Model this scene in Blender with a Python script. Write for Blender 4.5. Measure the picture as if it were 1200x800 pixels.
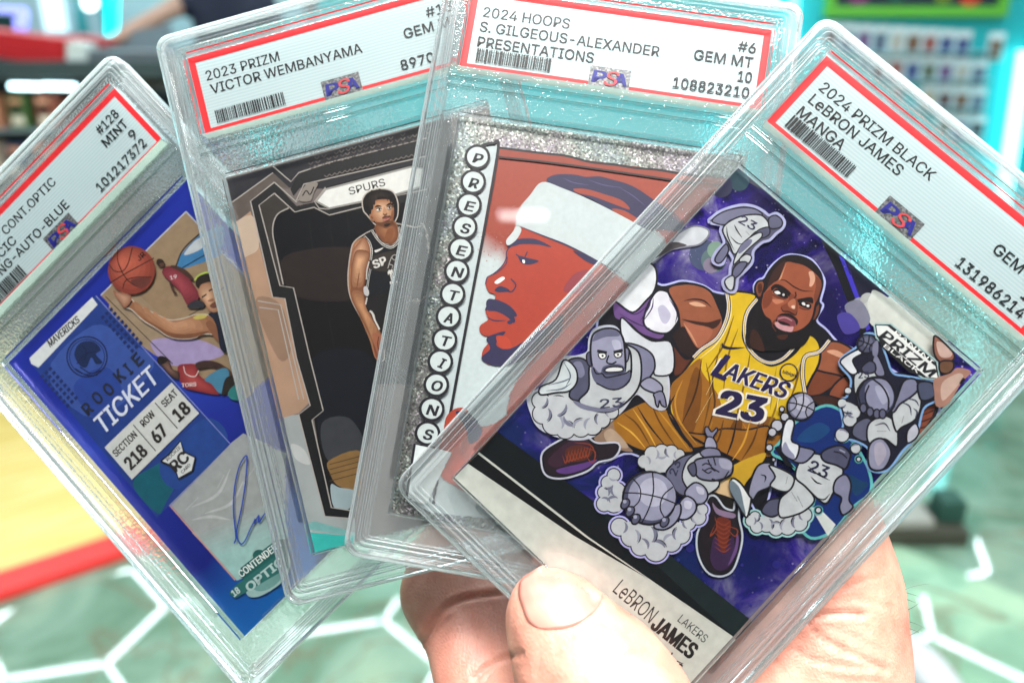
import bpy, bmesh, math, random
from math import sin, cos, pi, radians, atan2, hypot, sqrt
from mathutils import Vector, Matrix
from mathutils.geometry import tessellate_polygon

for _o in list(bpy.data.objects):
    bpy.data.objects.remove(_o)
S = bpy.context.scene
COL = S.collection
MM = 0.001

# ------------------------------------------------------------------ camera
PITCH = 21.0
FPX = 1000.0                      # focal length in pixels of the 1200 px wide photograph
cam = bpy.data.cameras.new('camera')
cam.sensor_width = 36.0
cam.lens = FPX / 1200 * 36
cam.clip_start = 0.01
cam.clip_end = 200
cam.dof.use_dof = True
cam.dof.focus_distance = 0.185
cam.dof.aperture_fstop = 11.0
cam_o = bpy.data.objects.new('camera', cam)
COL.objects.link(cam_o)
CAM = Matrix.Translation((0, 0, 1.40)) @ Matrix.Rotation(radians(90 - PITCH), 4, 'X')
cam_o.matrix_world = CAM
S.camera = cam_o

# ------------------------------------------------------------------ world (the hall's soft ambient light)
w = bpy.data.worlds.new('World')
S.world = w
w.use_nodes = True
w.node_tree.nodes['Background'].inputs[0].default_value = (0.86, 0.95, 1.0, 1)
w.node_tree.nodes['Background'].inputs[1].default_value = 0.17

# ------------------------------------------------------------------ large soft fill lamps, added overhead out of view
def area(name, loc, size, power, target, col=(1, 1, 1)):
    l = bpy.data.lights.new(name, 'AREA')
    l.shape = 'RECTANGLE'; l.size, l.size_y = size; l.energy = power; l.color = col
    o = bpy.data.objects.new(name, l); COL.objects.link(o)
    o.location = loc
    o.rotation_euler = (Vector(target) - Vector(loc)).to_track_quat('-Z', 'Y').to_euler()
    return o
area('overhead_fill_lamp', (0.25, -0.45, 3.0), (1.7, 0.85), 182, (0.25, -0.45, 0), (1.0, 0.97, 0.93))  # added fill above and behind the camera, to light the card fronts
area('overhead_fill_lamp', (0.2, 2.6, 3.0), (5.0, 2.6), 28, (0.2, 2.6, 0), (0.93, 1.0, 0.99))

# ------------------------------------------------------------------ render settings
S.view_settings.view_transform = 'Standard'
S.view_settings.look = 'None'
S.view_settings.exposure = 0.42
S.view_settings.gamma = 1.0
cy = S.cycles
cy.use_denoising = True
try:
    cy.denoiser = 'OPENIMAGEDENOISE'
    cy.denoising_input_passes = 'RGB_ALBEDO_NORMAL'
    cy.denoising_prefilter = 'ACCURATE'
except Exception:
    pass
cy.max_bounces = 10
cy.use_adaptive_sampling = True
cy.adaptive_threshold = 0.03
cy.diffuse_bounces = 2
cy.glossy_bounces = 3
cy.transmission_bounces = 9
cy.transparent_max_bounces = 40
cy.sample_clamp_indirect = 6.0
cy.use_light_tree = True
S.render.film_transparent = False

# ------------------------------------------------------------------ helpers
def lin(c):
    c = c.lstrip('#')
    v = [int(c[i:i + 2], 16) / 255 for i in (0, 2, 4)]
    return tuple(x / 12.92 if x <= .04045 else ((x + .055) / 1.055) ** 2.4 for x in v)

def mat(name):
    m = bpy.data.materials.new(name); m.use_nodes = True
    nt = m.node_tree
    return m, nt, nt.nodes['Principled BSDF'], nt.nodes['Material Output']

def N(nt, t, **kw):
    n = nt.nodes.new(t)
    for k, v in kw.items():
        if k.startswith('i_'):
            n.inputs[int(k[2:]) if k[2:].isdigit() else k[2:].replace('_', ' ')].default_value = v
        else:
            setattr(n, k, v)
    return n

def ramp(nt, stops, interp='LINEAR'):
    r = nt.nodes.new('ShaderNodeValToRGB'); cr = r.color_ramp; cr.interpolation = interp
    while len(cr.elements) < len(stops): cr.elements.new(0.5)
    for e, (p, c) in zip(cr.elements, stops):
        e.position = p; e.color = (*c, 1) if len(c) == 3 else c
    return r

def simple(name, hexcol, rough=0.5, metal=0.0, **kw):
    m, nt, b, o = mat(name)
    b.inputs['Base Color'].default_value = (*lin(hexcol), 1)
    b.inputs['Roughness'].default_value = rough
    b.inputs['Metallic'].default_value = metal
    for k, v in kw.items(): b.inputs[k.replace('_', ' ')].default_value = v
    # faint unevenness so no surface is perfectly uniform
    tc = N(nt, 'ShaderNodeTexCoord'); no = N(nt, 'ShaderNodeTexNoise', i_Scale=9.0, i_Detail=4.0)
    nt.links.new(tc.outputs['Object'], no.inputs['Vector'])
    mr = N(nt, 'ShaderNodeMapRange'); mr.inputs[3].default_value = max(0, rough - .08); mr.inputs[4].default_value = min(1, rough + .08)
    nt.links.new(no.outputs[0], mr.inputs[0]); nt.links.new(mr.outputs[0], b.inputs['Roughness'])
    return m

def emis(name, hexcol, strength):
    m, nt, b, o = mat(name)
    b.inputs['Base Color'].default_value = (*lin(hexcol), 1)
    b.inputs['Emission Color'].default_value = (*lin(hexcol), 1)
    b.inputs['Emission Strength'].default_value = strength
    return m

def link(name, me, mats=None, parent=None):
    o = bpy.data.objects.new(name, me); COL.objects.link(o)
    if mats is not None:
        for m in (mats if isinstance(mats, (list, tuple)) else [mats]): me.materials.append(m)
    if parent is not None: o.parent = parent
    return o

def empty(name, mw):
    o = bpy.data.objects.new(name, None); COL.objects.link(o)
    o.empty_display_size = 0.02
    o.matrix_world = mw if isinstance(mw, Matrix) else Matrix.Translation(mw)
    return o

def tag(o, label=None, cat=None, group=None, kind=None):
    if label: o['label'] = label
    if cat: o['category'] = cat
    if group: o['group'] = group
    if kind: o['kind'] = kind
    return o

def bm_obj(name, bm, mats, parent=None, smooth=False, angle=None):
    me = bpy.data.meshes.new(name); bm.to_mesh(me); bm.free()
    if smooth:
        for p in me.polygons: p.use_smooth = True
        if angle is not None:
            try: me.set_sharp_from_angle(angle=radians(angle))
            except Exception: pass
    return link(name, me, mats, parent)

def add_box(bm, x0, x1, y0, y1, z0, z1, M=None, bevel=0):
    vs = [bm.verts.new((x, y, z)) for x in (x0, x1) for y in (y0, y1) for z in (z0, z1)]
    fs = [(0, 1, 3, 2), (4, 6, 7, 5), (0, 4, 5, 1), (2, 3, 7, 6), (0, 2, 6, 4), (1, 5, 7, 3)]
    faces = [bm.faces.new([vs[i] for i in f]) for f in fs]
    if bevel:
        es = list({e for f in faces for e in f.edges})
        r = bmesh.ops.bevel(bm, geom=es, offset=bevel, segments=2, affect='EDGES', profile=.5)
        vs = list({v for f in r['faces'] for v in f.verts} | {v for v in vs if v.is_valid})
    if M is not None: bmesh.ops.transform(bm, matrix=M, verts=[v for v in vs if v.is_valid])
    return vs

def add_tube(bm, pts, r, seg=10, caps=True, M=None):
    pts = [Vector(p) for p in pts]
    rad = r if isinstance(r, (list, tuple)) else [r] * len(pts)
    rings = []; prev = None
    for i, p in enumerate(pts):
        d = (pts[min(i + 1, len(pts) - 1)] - pts[max(i - 1, 0)]).normalized()
        u = prev if prev is not None else (Vector((0, 0, 1)) if abs(d.z) < .9 else Vector((1, 0, 0)))
        u = (u - d * u.dot(d)).normalized(); v = d.cross(u); prev = u
        rings.append([bm.verts.new(p + (u * cos(2 * pi * k / seg) + v * sin(2 * pi * k / seg)) * rad[i]) for k in range(seg)])
    for a, b in zip(rings, rings[1:]):
        for k in range(seg): bm.faces.new((a[k], a[(k + 1) % seg], b[(k + 1) % seg], b[k]))
    if caps:
        bm.faces.new(rings[0][::-1]); bm.faces.new(rings[-1])
    if M is not None:
        bmesh.ops.transform(bm, matrix=M, verts=[v for r_ in rings for v in r_])
    return rings

def pix_dir(x, y):
    d = CAM.to_3x3() @ Vector(((x - 600) / FPX, (400 - y) / FPX, -1))
    return d
def at_depth(x, y, Y):            # point on the plane world-y = Y seen at that pixel
    d = pix_dir(x, y); o = CAM.translation
    return o + d * ((Y - o.y) / d.y)
def on_floor(x, y, z=0.0):
    d = pix_dir(x, y); o = CAM.translation
    return o + d * ((z - o.z) / d.z)
# ================================================================== slab poses (millimetres in camera space: rotation rows, translation)
POSE = {
 4: ([[0.73112, 0.67617, -0.09084], [-0.6718, 0.73673, 0.07692], [0.11893, 0.00479, 0.99289]], [49.876, -7.812, -177.15]),
 3: ([[0.98575, 0.16402, -0.03728], [-0.15967, 0.98217, 0.0992], [0.05288, -0.09183, 0.99437]], [14.577, 14.639, -187.35]),
 2: ([[0.96664, -0.2511, -0.0505], [0.25391, 0.96535, 0.06017], [0.03364, -0.07099, 0.99691]], [-28.262, 15.868, -195.978]),
 1: ([[0.71211, -0.69132, -0.12238], [0.70023, 0.71198, 0.0525], [0.05083, -0.12308, 0.99109]], [-79.239, -5.371, -203.969])}
SW, SH = 80.4, 135.3
CX0, CX1, CY0, CY1 = -31.75, 31.75, -57.43, 31.47          # card
LX0, LX1, LY0, LY1 = -34.1, 34.1, 42.2, 61.7               # label

def slab_matrix(k):
    R, T = POSE[k]
    M = Matrix([[*R[0], T[0] * MM], [*R[1], T[1] * MM], [*R[2], T[2] * MM], [0, 0, 0, 1]])
    return CAM @ M

def px2mm(k, x, y, z=0.0):
    """where the sight line through that point of the photograph meets the slab's plane z (slab millimetres)"""
    R, T = POSE[k]; Rm = Matrix(R); d = Vector(((x - 600) / FPX, (400 - y) / FPX, -1)); t = Vector(T)
    a = Rm.transposed() @ d; b = Rm.transposed() @ t
    s = (z + b.z) / a.z
    p = a * s - b
    return (p.x, p.y)

# ------------------------------------------------------------------ materials
def m_frost(name='frosted_acrylic', rough=.09, grain=.22, milk=.05, ior=1.40, straight=.4):
    m, nt, b, o = mat(name)
    nt.nodes.remove(b)
    L = nt.links.new
    g = N(nt, 'ShaderNodeBsdfGlass', i_IOR=ior, i_Roughness=rough); g.inputs[0].default_value = (.975, .99, .99, 1)
    if grain:
        tc = N(nt, 'ShaderNodeTexCoord')
        n1 = N(nt, 'ShaderNodeTexNoise', i_Scale=1700.0, i_Detail=0.0)
        bp = N(nt, 'ShaderNodeBump', i_Strength=grain, i_Distance=0.00012)
        L(tc.outputs['Object'], n1.inputs['Vector']); L(n1.outputs[0], bp.inputs['Height']); L(bp.outputs[0], g.inputs['Normal'])
    # the moulded plastic scatters a little light by itself
    tr = N(nt, 'ShaderNodeBsdfDiffuse'); tr.inputs[0].default_value = (.88, .95, .96, 1)
    mx = N(nt, 'ShaderNodeMixShader'); mx.inputs[0].default_value = milk
    L(g.outputs[0], mx.inputs[1]); L(tr.outputs[0], mx.inputs[2])
    # part of the light goes straight through the thin moulding without bending
    tp = N(nt, 'ShaderNodeBsdfTransparent'); tp.inputs[0].default_value = (.97, .99, .99, 1)
    m2 = N(nt, 'ShaderNodeMixShader'); m2.inputs[0].default_value = straight
    L(mx.outputs[0], m2.inputs[1]); L(tp.outputs[0], m2.inputs[2]); L(m2.outputs[0], o.inputs['Surface'])
    return m

def m_clear(name='clear_acrylic', refl=1.0, rough=.022):
    m, nt, b, o = mat(name)
    nt.nodes.remove(b)
    L = nt.links.new
    g = N(nt, 'ShaderNodeBsdfGlossy'); g.inputs['Roughness'].default_value = rough
    t = N(nt, 'ShaderNodeBsdfTransparent'); t.inputs[0].default_value = (.985, .99, .99, 1)
    fr = N(nt, 'ShaderNodeFresnel', i_IOR=1.46)
    ml = N(nt, 'ShaderNodeMath', operation='MULTIPLY'); ml.inputs[1].default_value = refl
    L(fr.outputs[0], ml.inputs[0])
    mx = N(nt, 'ShaderNodeMixShader')
    L(ml.outputs[0], mx.inputs[0]); L(t.outputs[0], mx.inputs[1]); L(g.outputs[0], mx.inputs[2]); L(mx.outputs[0], o.inputs['Surface'])
    return m

def m_ink(name, rough=.38, spec=.4, metal=0.0, grain=0.0, gscale=900.0, coat=0.0):
    """printed colour carried by the shapes' own colour attribute"""
    m, nt, b, o = mat(name)
    L = nt.links.new
    a = N(nt, 'ShaderNodeAttribute', attribute_name='Col')
    src = a.outputs['Color']
    if grain:
        tc = N(nt, 'ShaderNodeTexCoord'); n1 = N(nt, 'ShaderNodeTexNoise', i_Scale=gscale, i_Detail=3.0)
        L(tc.outputs['Object'], n1.inputs['Vector'])
        mr = N(nt, 'ShaderNodeMapRange'); mr.inputs[1].default_value = .3; mr.inputs[2].default_value = .7
        mr.inputs[3].default_value = 1 - grain; mr.inputs[4].default_value = 1 + grain
        L(n1.outputs[0], mr.inputs[0])
        vm = N(nt, 'ShaderNodeVectorMath', operation='SCALE'); L(src, vm.inputs[0]); L(mr.outputs[0], vm.inputs['Scale'])
        src = vm.outputs[0]
    L(src, b.inputs['Base Color'])
    b.inputs['Roughness'].default_value = rough
    b.inputs['Specular IOR Level'].default_value = spec
    b.inputs['Metallic'].default_value = metal
    b.inputs['Coat Weight'].default_value = coat
    return m

FROST = m_frost(grain=.5, rough=.06, straight=.25)
def m_rim():
    m, nt, b, o = mat('clear_rim_acrylic')
    nt.nodes.remove(b); L = nt.links.new
    g = N(nt, 'ShaderNodeBsdfGlossy'); g.inputs['Roughness'].default_value = .13
    t = N(nt, 'ShaderNodeBsdfTransparent'); t.inputs[0].default_value = (.965, .985, .99, 1)
    d = N(nt, 'ShaderNodeBsdfDiffuse'); d.inputs[0].default_value = (.85, .93, .95, 1)
    tl = N(nt, 'ShaderNodeBsdfTranslucent'); tl.inputs[0].default_value = (.85, .93, .95, 1)
    fr = N(nt, 'ShaderNodeFresnel', i_IOR=1.6)
    m1 = N(nt, 'ShaderNodeMixShader'); L(fr.outputs[0], m1.inputs[0]); L(t.outputs[0], m1.inputs[1]); L(g.outputs[0], m1.inputs[2])
    dd = N(nt, 'ShaderNodeMixShader'); dd.inputs[0].default_value = .5; L(d.outputs[0], dd.inputs[1]); L(tl.outputs[0], dd.inputs[2])
    # sides seen edge-on gather more of the plastic's own scatter
    lw = N(nt, 'ShaderNodeLayerWeight', i_Blend=.35)
    mr = N(nt, 'ShaderNodeMapRange'); mr.inputs[3].default_value = .045; mr.inputs[4].default_value = .42; L(lw.outputs['Facing'], mr.inputs[0])
    m2 = N(nt, 'ShaderNodeMixShader'); L(mr.outputs[0], m2.inputs[0]); L(m1.outputs[0], m2.inputs[1]); L(dd.outputs[0], m2.inputs[2]); L(m2.outputs[0], o.inputs['Surface'])
    return m
RIM = m_rim()
CLEAR = m_clear()
INK = m_ink('print_ink', .42, .35, grain=.05)
FOILINK = m_ink('foil_print_ink', .28, .5, .18, grain=.09, gscale=420)
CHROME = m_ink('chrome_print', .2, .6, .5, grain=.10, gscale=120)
GLINT = m_ink('foil_line', .14, .7, .55)

# ------------------------------------------------------------------ drawing on a flat printed sheet
def catmull(P, closed=True, n=5):
    P = [Vector((p[0], p[1])) for p in P]
    out = []; m = len(P)
    rng = range(m if closed else m - 1)
    for i in rng:
        p1, p2 = P[i], P[(i + 1) % m]
        p0 = P[(i - 1) % m] if closed or i > 0 else p1 * 2 - p2
        p3 = P[(i + 2) % m] if closed or i + 2 < m else p2 * 2 - p1
        for j in range(n):
            t = j / n
            out.append(((p1 * 2) + (p2 - p0) * t + (p0 * 2 - p1 * 5 + p2 * 4 - p3) * t * t + (p1 * 3 - p0 - p2 * 3 + p3) * t ** 3) * .5)
    if not closed: out.append(P[-1])
    return [(p.x, p.y) for p in out]

class Sheet:
    """stacked layers of printed colour; every layer sits a few microns above the one before"""
    def __init__(s, k, parent, z0=0.02, dz=0.006, clip=None):
        s.k, s.parent, s.z, s.dz, s.clip = k, parent, z0, dz, clip
        s.begin(None)
    def begin(s, name, material=None, parent=None):
        s.flush()
        s.name, s.mat, s.par = name, material or INK, parent or s.parent
        s.V, s.F, s.C, s.objs = [], [], [], getattr(s, 'objs', [])
    def flush(s):
        if getattr(s, 'name', None) and s.F:
            me = bpy.data.meshes.new(s.name)
            me.from_pydata([(x * MM, y * MM, z * MM) for x, y, z in s.V], [], s.F)
            at = me.color_attributes.new('Col', 'FLOAT_COLOR', 'POINT')
            flat = []
            for c in s.C: flat += [*c, 1.0]
            at.data.foreach_set('color', flat)
            o = link(s.name, me, s.mat, s.par)
            s.objs.append(o); s.last = o
        s.name = None
    def up(s): s.z += s.dz
    def mmp(s, pts): return [px2mm(s.k, x, y, s.z) for x, y in pts]
    def raw(s, pts, col):                       # pts in sheet mm, one colour or one per point
        pts = s.clipped(pts)
        if len(pts) < 3: return
        b = len(s.V); cs = col if isinstance(col, list) else None
        c0 = lin(col) if isinstance(col, str) else (col if not cs else None)
        for i, p in enumerate(pts):
            s.V.append((p[0], p[1], s.z)); s.C.append(cs[i % len(cs)] if cs else c0)
        for t in tessellate_polygon([[Vector((p[0], p[1], 0)) for p in pts]]):
            a, b2, c = (Vector(pts[i]) for i in t)
            cr = (b2.x - a.x) * (c.y - a.y) - (b2.y - a.y) * (c.x - a.x)
            if abs(cr) < 1e-9: continue
            s.F.append(tuple(b + i for i in (t if cr > 0 else t[::-1])))
    def clipped(s, pts):
        if not s.clip: return pts
        x0, x1, y0, y1 = s.clip
        for ax, lim, sg in ((0, x0, 1), (0, x1, -1), (1, y0, 1), (1, y1, -1)):
            out = []
            for i in range(len(pts)):
                a, b = pts[i - 1], pts[i]
                da, db = sg * (a[ax] - lim), sg * (b[ax] - lim)
                if (da >= 0) != (db >= 0):
                    t = da / (da - db); out.append((a[0] + (b[0] - a[0]) * t, a[1] + (b[1] - a[1]) * t))
                if db >= 0: out.append(b)
            pts = out
            if len(pts) < 3: return []
        return pts
    def fill(s, pts, col, smooth=True, n=5):
        s.up(); P = s.mmp(pts); s.raw(catmull(P, True, n) if smooth else P, col)
    def line(s, pts, wpx, col, smooth=True, closed=False, taper=False, n=5):
        """a pen stroke; width in photograph pixels"""
        s.up(); w = wpx / 5.35
        P = s.mmp(pts)
        P = catmull(P, closed, n) if smooth and len(P) > 2 else (P + [P[0]] if closed else P)
        if smooth and closed: P = P + [P[0]]
        s.ribbon(P, w, col, taper)
    def ribbon(s, P, w, col, taper=False):
        m = len(P)
        if m < 2: return
        Lp, Rp = [], []
        for i, p in enumerate(P):
            a, b = P[max(i - 1, 0)], P[min(i + 1, m - 1)]
            dx, dy = b[0] - a[0], b[1] - a[1]; d = hypot(dx, dy) or 1
            t = i / (m - 1)
            h = w / 2 * ((.15 + .85 * sin(pi * min(1, max(0, t * .96 + .02)))) if taper else 1)
            Lp.append((p[0] - dy / d * h, p[1] + dx / d * h)); Rp.append((p[0] + dy / d * h, p[1] - dx / d * h))
        c0 = lin(col) if isinstance(col, str) else col
        for i in range(m - 1):
            q = s.clipped([Rp[i], Rp[i + 1], Lp[i + 1], Lp[i]])
            if len(q) < 3: continue
            b = len(s.V)
            for p in q: s.V.append((p[0], p[1], s.z)); s.C.append(c0)
            for j in range(1, len(q) - 1): s.F.append((b, b + j, b + j + 1))
    def grad(s, pts, focus, c_edge, c_mid, n=6, smooth=True):
        """printed tone that runs from c_edge at the outline to c_mid at the focus"""
        a, b = lin(c_edge), lin(c_mid)
        for i in range(n):
            f = i / n; k = 1 - f * .92
            s.fill([(focus[0] + (x - focus[0]) * k, focus[1] + (y - focus[1]) * k) for x, y in pts], tuple(p_ + (q_ - p_) * f for p_, q_ in zip(a, b)), smooth, 4)
    def shape(s, pts, col, ow=2.2, ocol='#15131c', smooth=True):
        s.fill(pts, col, smooth); s.line(pts, ow, ocol, smooth, closed=True)
    def halo(s, pts, wpx, col):
        s.line(pts, wpx, col, True, True)
    def circle(s, cx, cy, r, col, ow=0, ocol='#15131c', ry=None, rot=0):
        ry = ry or r
        P = [(cx + r * cos(t) * cos(rot) - ry * sin(t) * sin(rot), cy + r * cos(t) * sin(rot) + ry * sin(t) * cos(rot)) for t in [2 * pi * i / 28 for i in range(28)]]
        s.fill(P, col, False)
        if ow: s.line(P, ow, ocol, False, True)
    def rect(s, x0, x1, y0, y1, col):            # sheet millimetres
        s.up(); s.raw([(x0, y0), (x1, y0), (x1, y1), (x0, y1)], col)
    def text_mm(s, body, x0, x1, y, h, col, bold=0.0, shear=0.0, dirv=(1, 0), extra=None):
        cons = glyphs(body)
        xs = [v[0] for V, F in cons for v in V]; a, b = min(xs), max(xs)
        sx = (x1 - x0) / (b - a); sy = h / CAPH
        ux, uy = dirv; c0 = lin(col)
        o = extra or (x0, y)
        e = bold * sy
        for k, (ex, ey) in enumerate(((0, 0),) if not e > 0 else ((e, e * .5), (-e, e * .5), (e, -e * .5), (-e, -e * .5)) + (((0, 0), (e, 0), (-e, 0)) if bold > .02 else ())):
            for par in (0, 1):
                s.up()
                for ci, (V, F) in enumerate(cons):
                    if ci % 2 != par: continue
                    base = len(s.V)
                    for vx, vy in V:
                        lx, ly = (vx - a) * sx + shear * vy * sy + ex, vy * sy + ey
                        s.V.append((o[0] + lx * ux - ly * uy, o[1] + lx * uy + ly * ux, s.z)); s.C.append(c0)
                    for f in F: s.F.append(tuple(base + i for i in f))
    def text(s, body, p0, p1, h, col, bold=0.0, shear=0.0):
        """baseline from photograph point p0 to p1, capital height h in mm"""
        a = Vector(px2mm(s.k, *p0, s.z)); b = Vector(px2mm(s.k, *p1, s.z)); d = b - a
        s.text_mm(body, 0, d.length, 0, h, col, bold, shear, tuple(d.normalized()), (a.x, a.y))

import os
FONT = None
try:      # the sans-serif face that ships inside Blender itself; the built-in face is the fallback
    FONT = bpy.data.fonts.load(os.path.join(bpy.utils.system_resource('DATAFILES', path='fonts'), 'Inter.woff2'))
except Exception:
    FONT = None
CAPH = .512 if FONT else .729
_gl = {}
def glyphs(body):
    """letter outlines as separately filled contours: [(points, triangles)]"""
    if body not in _gl:
        from mathutils.geometry import interpolate_bezier
        cu = bpy.data.curves.new('lettering', 'FONT'); cu.body = body; cu.size = 1.0
        if FONT: cu.font = FONT
        ob = bpy.data.objects.new('lettering', cu); COL.objects.link(ob)
        dg = bpy.context.evaluated_depsgraph_get()
        c2 = ob.evaluated_get(dg).to_curve(dg)
        cons = []; ncp = {}
        for sp in c2.splines:
            pts = []; bp = sp.bezier_points; n = len(bp)
            if sp.type == 'BEZIER':
                for i in range(n):
                    q, r = bp[i], bp[(i + 1) % n]
                    st = ((q.handle_right - q.co).cross(r.co - q.co)).length < 1e-5 and ((r.handle_left - r.co).cross(r.co - q.co)).length < 1e-5
                    seg = [q.co] if st else interpolate_bezier(q.co, q.handle_right, r.handle_left, r.co, 6)[:-1]
                    pts += [(v.x, v.y) for v in seg]
            else:
                pts = [(v.co.x, v.co.y) for v in sp.points]
            cl = []
            for v in pts:
                if not cl or hypot(v[0] - cl[-1][0], v[1] - cl[-1][1]) > 1e-4: cl.append(v)
            if len(cl) > 2 and hypot(cl[0][0] - cl[-1][0], cl[0][1] - cl[-1][1]) < 1e-4: cl.pop()
            ar = sum(cl[i - 1][0] * cl[i][1] - cl[i][0] * cl[i - 1][1] for i in range(len(cl)))
            if len(cl) > 2: cons.append((ar, cl)); ncp[id(cl)] = n
        ob.to_curve_clear(); bpy.data.objects.remove(ob); bpy.data.curves.remove(cu)
        sg = 1 if max(cons, key=lambda c: abs(c[0]))[0] > 0 else -1
        def inside(p_, poly):
            r = False
            for i in range(len(poly)):
                x1, y1 = poly[i - 1]; x2, y2 = poly[i]
                if (y1 > p_[1]) != (y2 > p_[1]) and p_[0] < (x2 - x1) * (p_[1] - y1) / (y2 - y1) + x1: r = not r
            return r
        outs = [c for ar, c in cons if ar * sg > 0]; holes = [c for ar, c in cons if ar * sg < 0]
        res = []
        for o_ in outs:
            hs = [h for h in holes if inside(h[0], o_)]
            pts = o_ + [q for h in hs for q in h]
            tr = tessellate_polygon([[Vector((x, y, 0)) for x, y in lp] for lp in [o_] + hs])
            F = []
            for t in tr:
                A_, B_, C_ = (pts[i] for i in t); cr = (B_[0] - A_[0]) * (C_[1] - A_[1]) - (B_[1] - A_[1]) * (C_[0] - A_[0])
                if abs(cr) > 1e-10: F.append(tuple(t) if cr > 0 else tuple(t)[::-1])
            res.append((pts, F))
        # a contour that crosses itself (the small e, the X) is redrawn from plain strokes inside the same box
        for n_, (o_, (pts, F)) in enumerate(zip(outs, res)):
            want = abs(sum(o_[i - 1][0] * o_[i][1] - o_[i][0] * o_[i - 1][1] for i in range(len(o_)))) - sum(abs(sum(h[i - 1][0] * h[i][1] - h[i][0] * h[i - 1][1] for i in range(len(h)))) for h in holes if inside(h[0], o_))
            got = sum(abs((pts[t[1]][0] - pts[t[0]][0]) * (pts[t[2]][1] - pts[t[0]][1]) - (pts[t[1]][1] - pts[t[0]][1]) * (pts[t[2]][0] - pts[t[0]][0])) for t in F)
            ch_ = {28: 'X', 32: 'e'}.get(ncp.get(id(o_)), '')
            if not ch_ or ch_ not in body or abs(want - got) < .03 * abs(want): continue
            x0, x1 = min(q[0] for q in o_), max(q[0] for q in o_); y0, y1 = min(q[1] for q in o_), max(q[1] for q in o_)
            if ch_ == 'X':
                quads = [((0, 0), (.19, 0), (1, 1), (.81, 1)), ((.81, 0), (1, 0), (.19, 1), (0, 1))]
            else:
                path = [(.06, .5), (.94, .52)] + [(.5 + .44 * cos(t), .5 + .44 * sin(t)) for t in [radians(d_) for d_ in range(10, 320, 18)]]
                quads = []
                for u, v in zip(path, path[1:]):
                    dx, dy = v[0] - u[0], v[1] - u[1]; l_ = hypot(dx, dy) or 1; ox, oy = -dy / l_ * .085, dx / l_ * .085
                    quads.append(((u[0] - ox, u[1] - oy), (v[0] - ox, v[1] - oy), (v[0] + ox, v[1] + oy), (u[0] + ox, u[1] + oy)))
            P_, F_ = [], []
            for qd in quads:
                b0 = len(P_); P_ += [(x0 + (x1 - x0) * x, y0 + (y1 - y0) * y) for x, y in qd]
                ar = sum(P_[b0 + i - 1][0] * P_[b0 + i][1] - P_[b0 + i][0] * P_[b0 + i - 1][1] if i else P_[b0 + 3][0] * P_[b0][1] - P_[b0][0] * P_[b0 + 3][1] for i in range(4))
                F_.append((b0, b0 + 1, b0 + 2, b0 + 3) if ar > 0 else (b0 + 3, b0 + 2, b0 + 1, b0))
            res[n_] = (P_, F_)
        _gl[body] = res
    return _gl[body]

# ------------------------------------------------------------------ the slab's case
def rrect(inset, r, seg=6, W=SW, H=SH, cy_=0.0):
    x, y = W / 2 - inset, H / 2 - inset; r = max(r, .12); out = []
    for cx_, cyy, a0 in ((x - r, y - r, 0), (-x + r, y - r, 90), (-x + r, -y + r, 180), (x - r, -y + r, 270)):
        for i in range(seg + 1):
            a = radians(a0 + 90 * i / seg); out.append((cx_ + r * cos(a), cyy + r * sin(a) + cy_))
    return out

def build_case_mesh():
    bm = bmesh.new()
    prof = [(0.28, 0), (0.02, .25), (0, 1.7), (.30, 2.35), (.95, 2.75), (1.55, 2.85), (1.75, 3.3), (2.15, 3.3), (2.35, 2.85), (2.65, 2.85),
            (2.85, 3.2), (3.2, 3.2), (3.4, 2.75), (3.75, 2.75), (3.9, 3.0), (4.15, 3.0), (4.35, 2.6)]
    full = [(i, -z) for i, z in prof[:0:-1]] + prof
    rings = []
    for ins, z in full:
        rings.append([bm.verts.new((x * MM, y * MM, z * MM)) for x, y in rrect(ins, 3.4 - ins * .62)])
    n = len(rings[0])
    for a, b in zip(rings, rings[1:]):
        for i in range(n):
            bm.faces.new((a[i], a[(i + 1) % n], b[(i + 1) % n], b[i]))
    holes = [(LX0 - .25, LX1 + .25, LY0 - .25, LY1 + .25, .5), (CX0 - .2, CX1 + .2, CY0 - .2, CY1 + .2, .4)]
    hr = {}
    for side, ring in ((1, rings[-1]), (-1, rings[0])):
        edges = [bm.edges.get((ring[i], ring[(i + 1) % n])) for i in range(n)]
        loops = []
        for (x0, x1, y0, y1, r) in holes:
            pts = rrect(0, r, 2, x1 - x0, y1 - y0, (y0 + y1) / 2)
            vs = [bm.verts.new((x * MM, y * MM, side * 2.6 * MM)) for x, y in pts]
            loops.append(vs)
            edges += [bm.edges.new((vs[i], vs[(i + 1) % len(vs)])) for i in range(len(vs))]
        tf = bmesh.ops.triangle_fill(bm, edges=edges, use_beauty=True, use_dissolve=False)
        for f in tf['geom']:
            if isinstance(f, bmesh.types.BMFace): f.material_index = 1
        hr[side] = loops
    for a, b in zip(hr[1], hr[-1]):
        m = len(a)
        for i in range(m): bm.faces.new((a[i], b[i], b[(i + 1) % m], a[(i + 1) % m]))
    bmesh.ops.recalc_face_normals(bm, faces=bm.faces[:])
    me = bpy.data.meshes.new('case'); bm.to_mesh(me); bm.free()
    for p in me.polygons: p.use_smooth = True
    me.set_sharp_from_angle(angle=radians(16))
    me.materials.append(RIM); me.materials.append(FROST)
    return me

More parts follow.
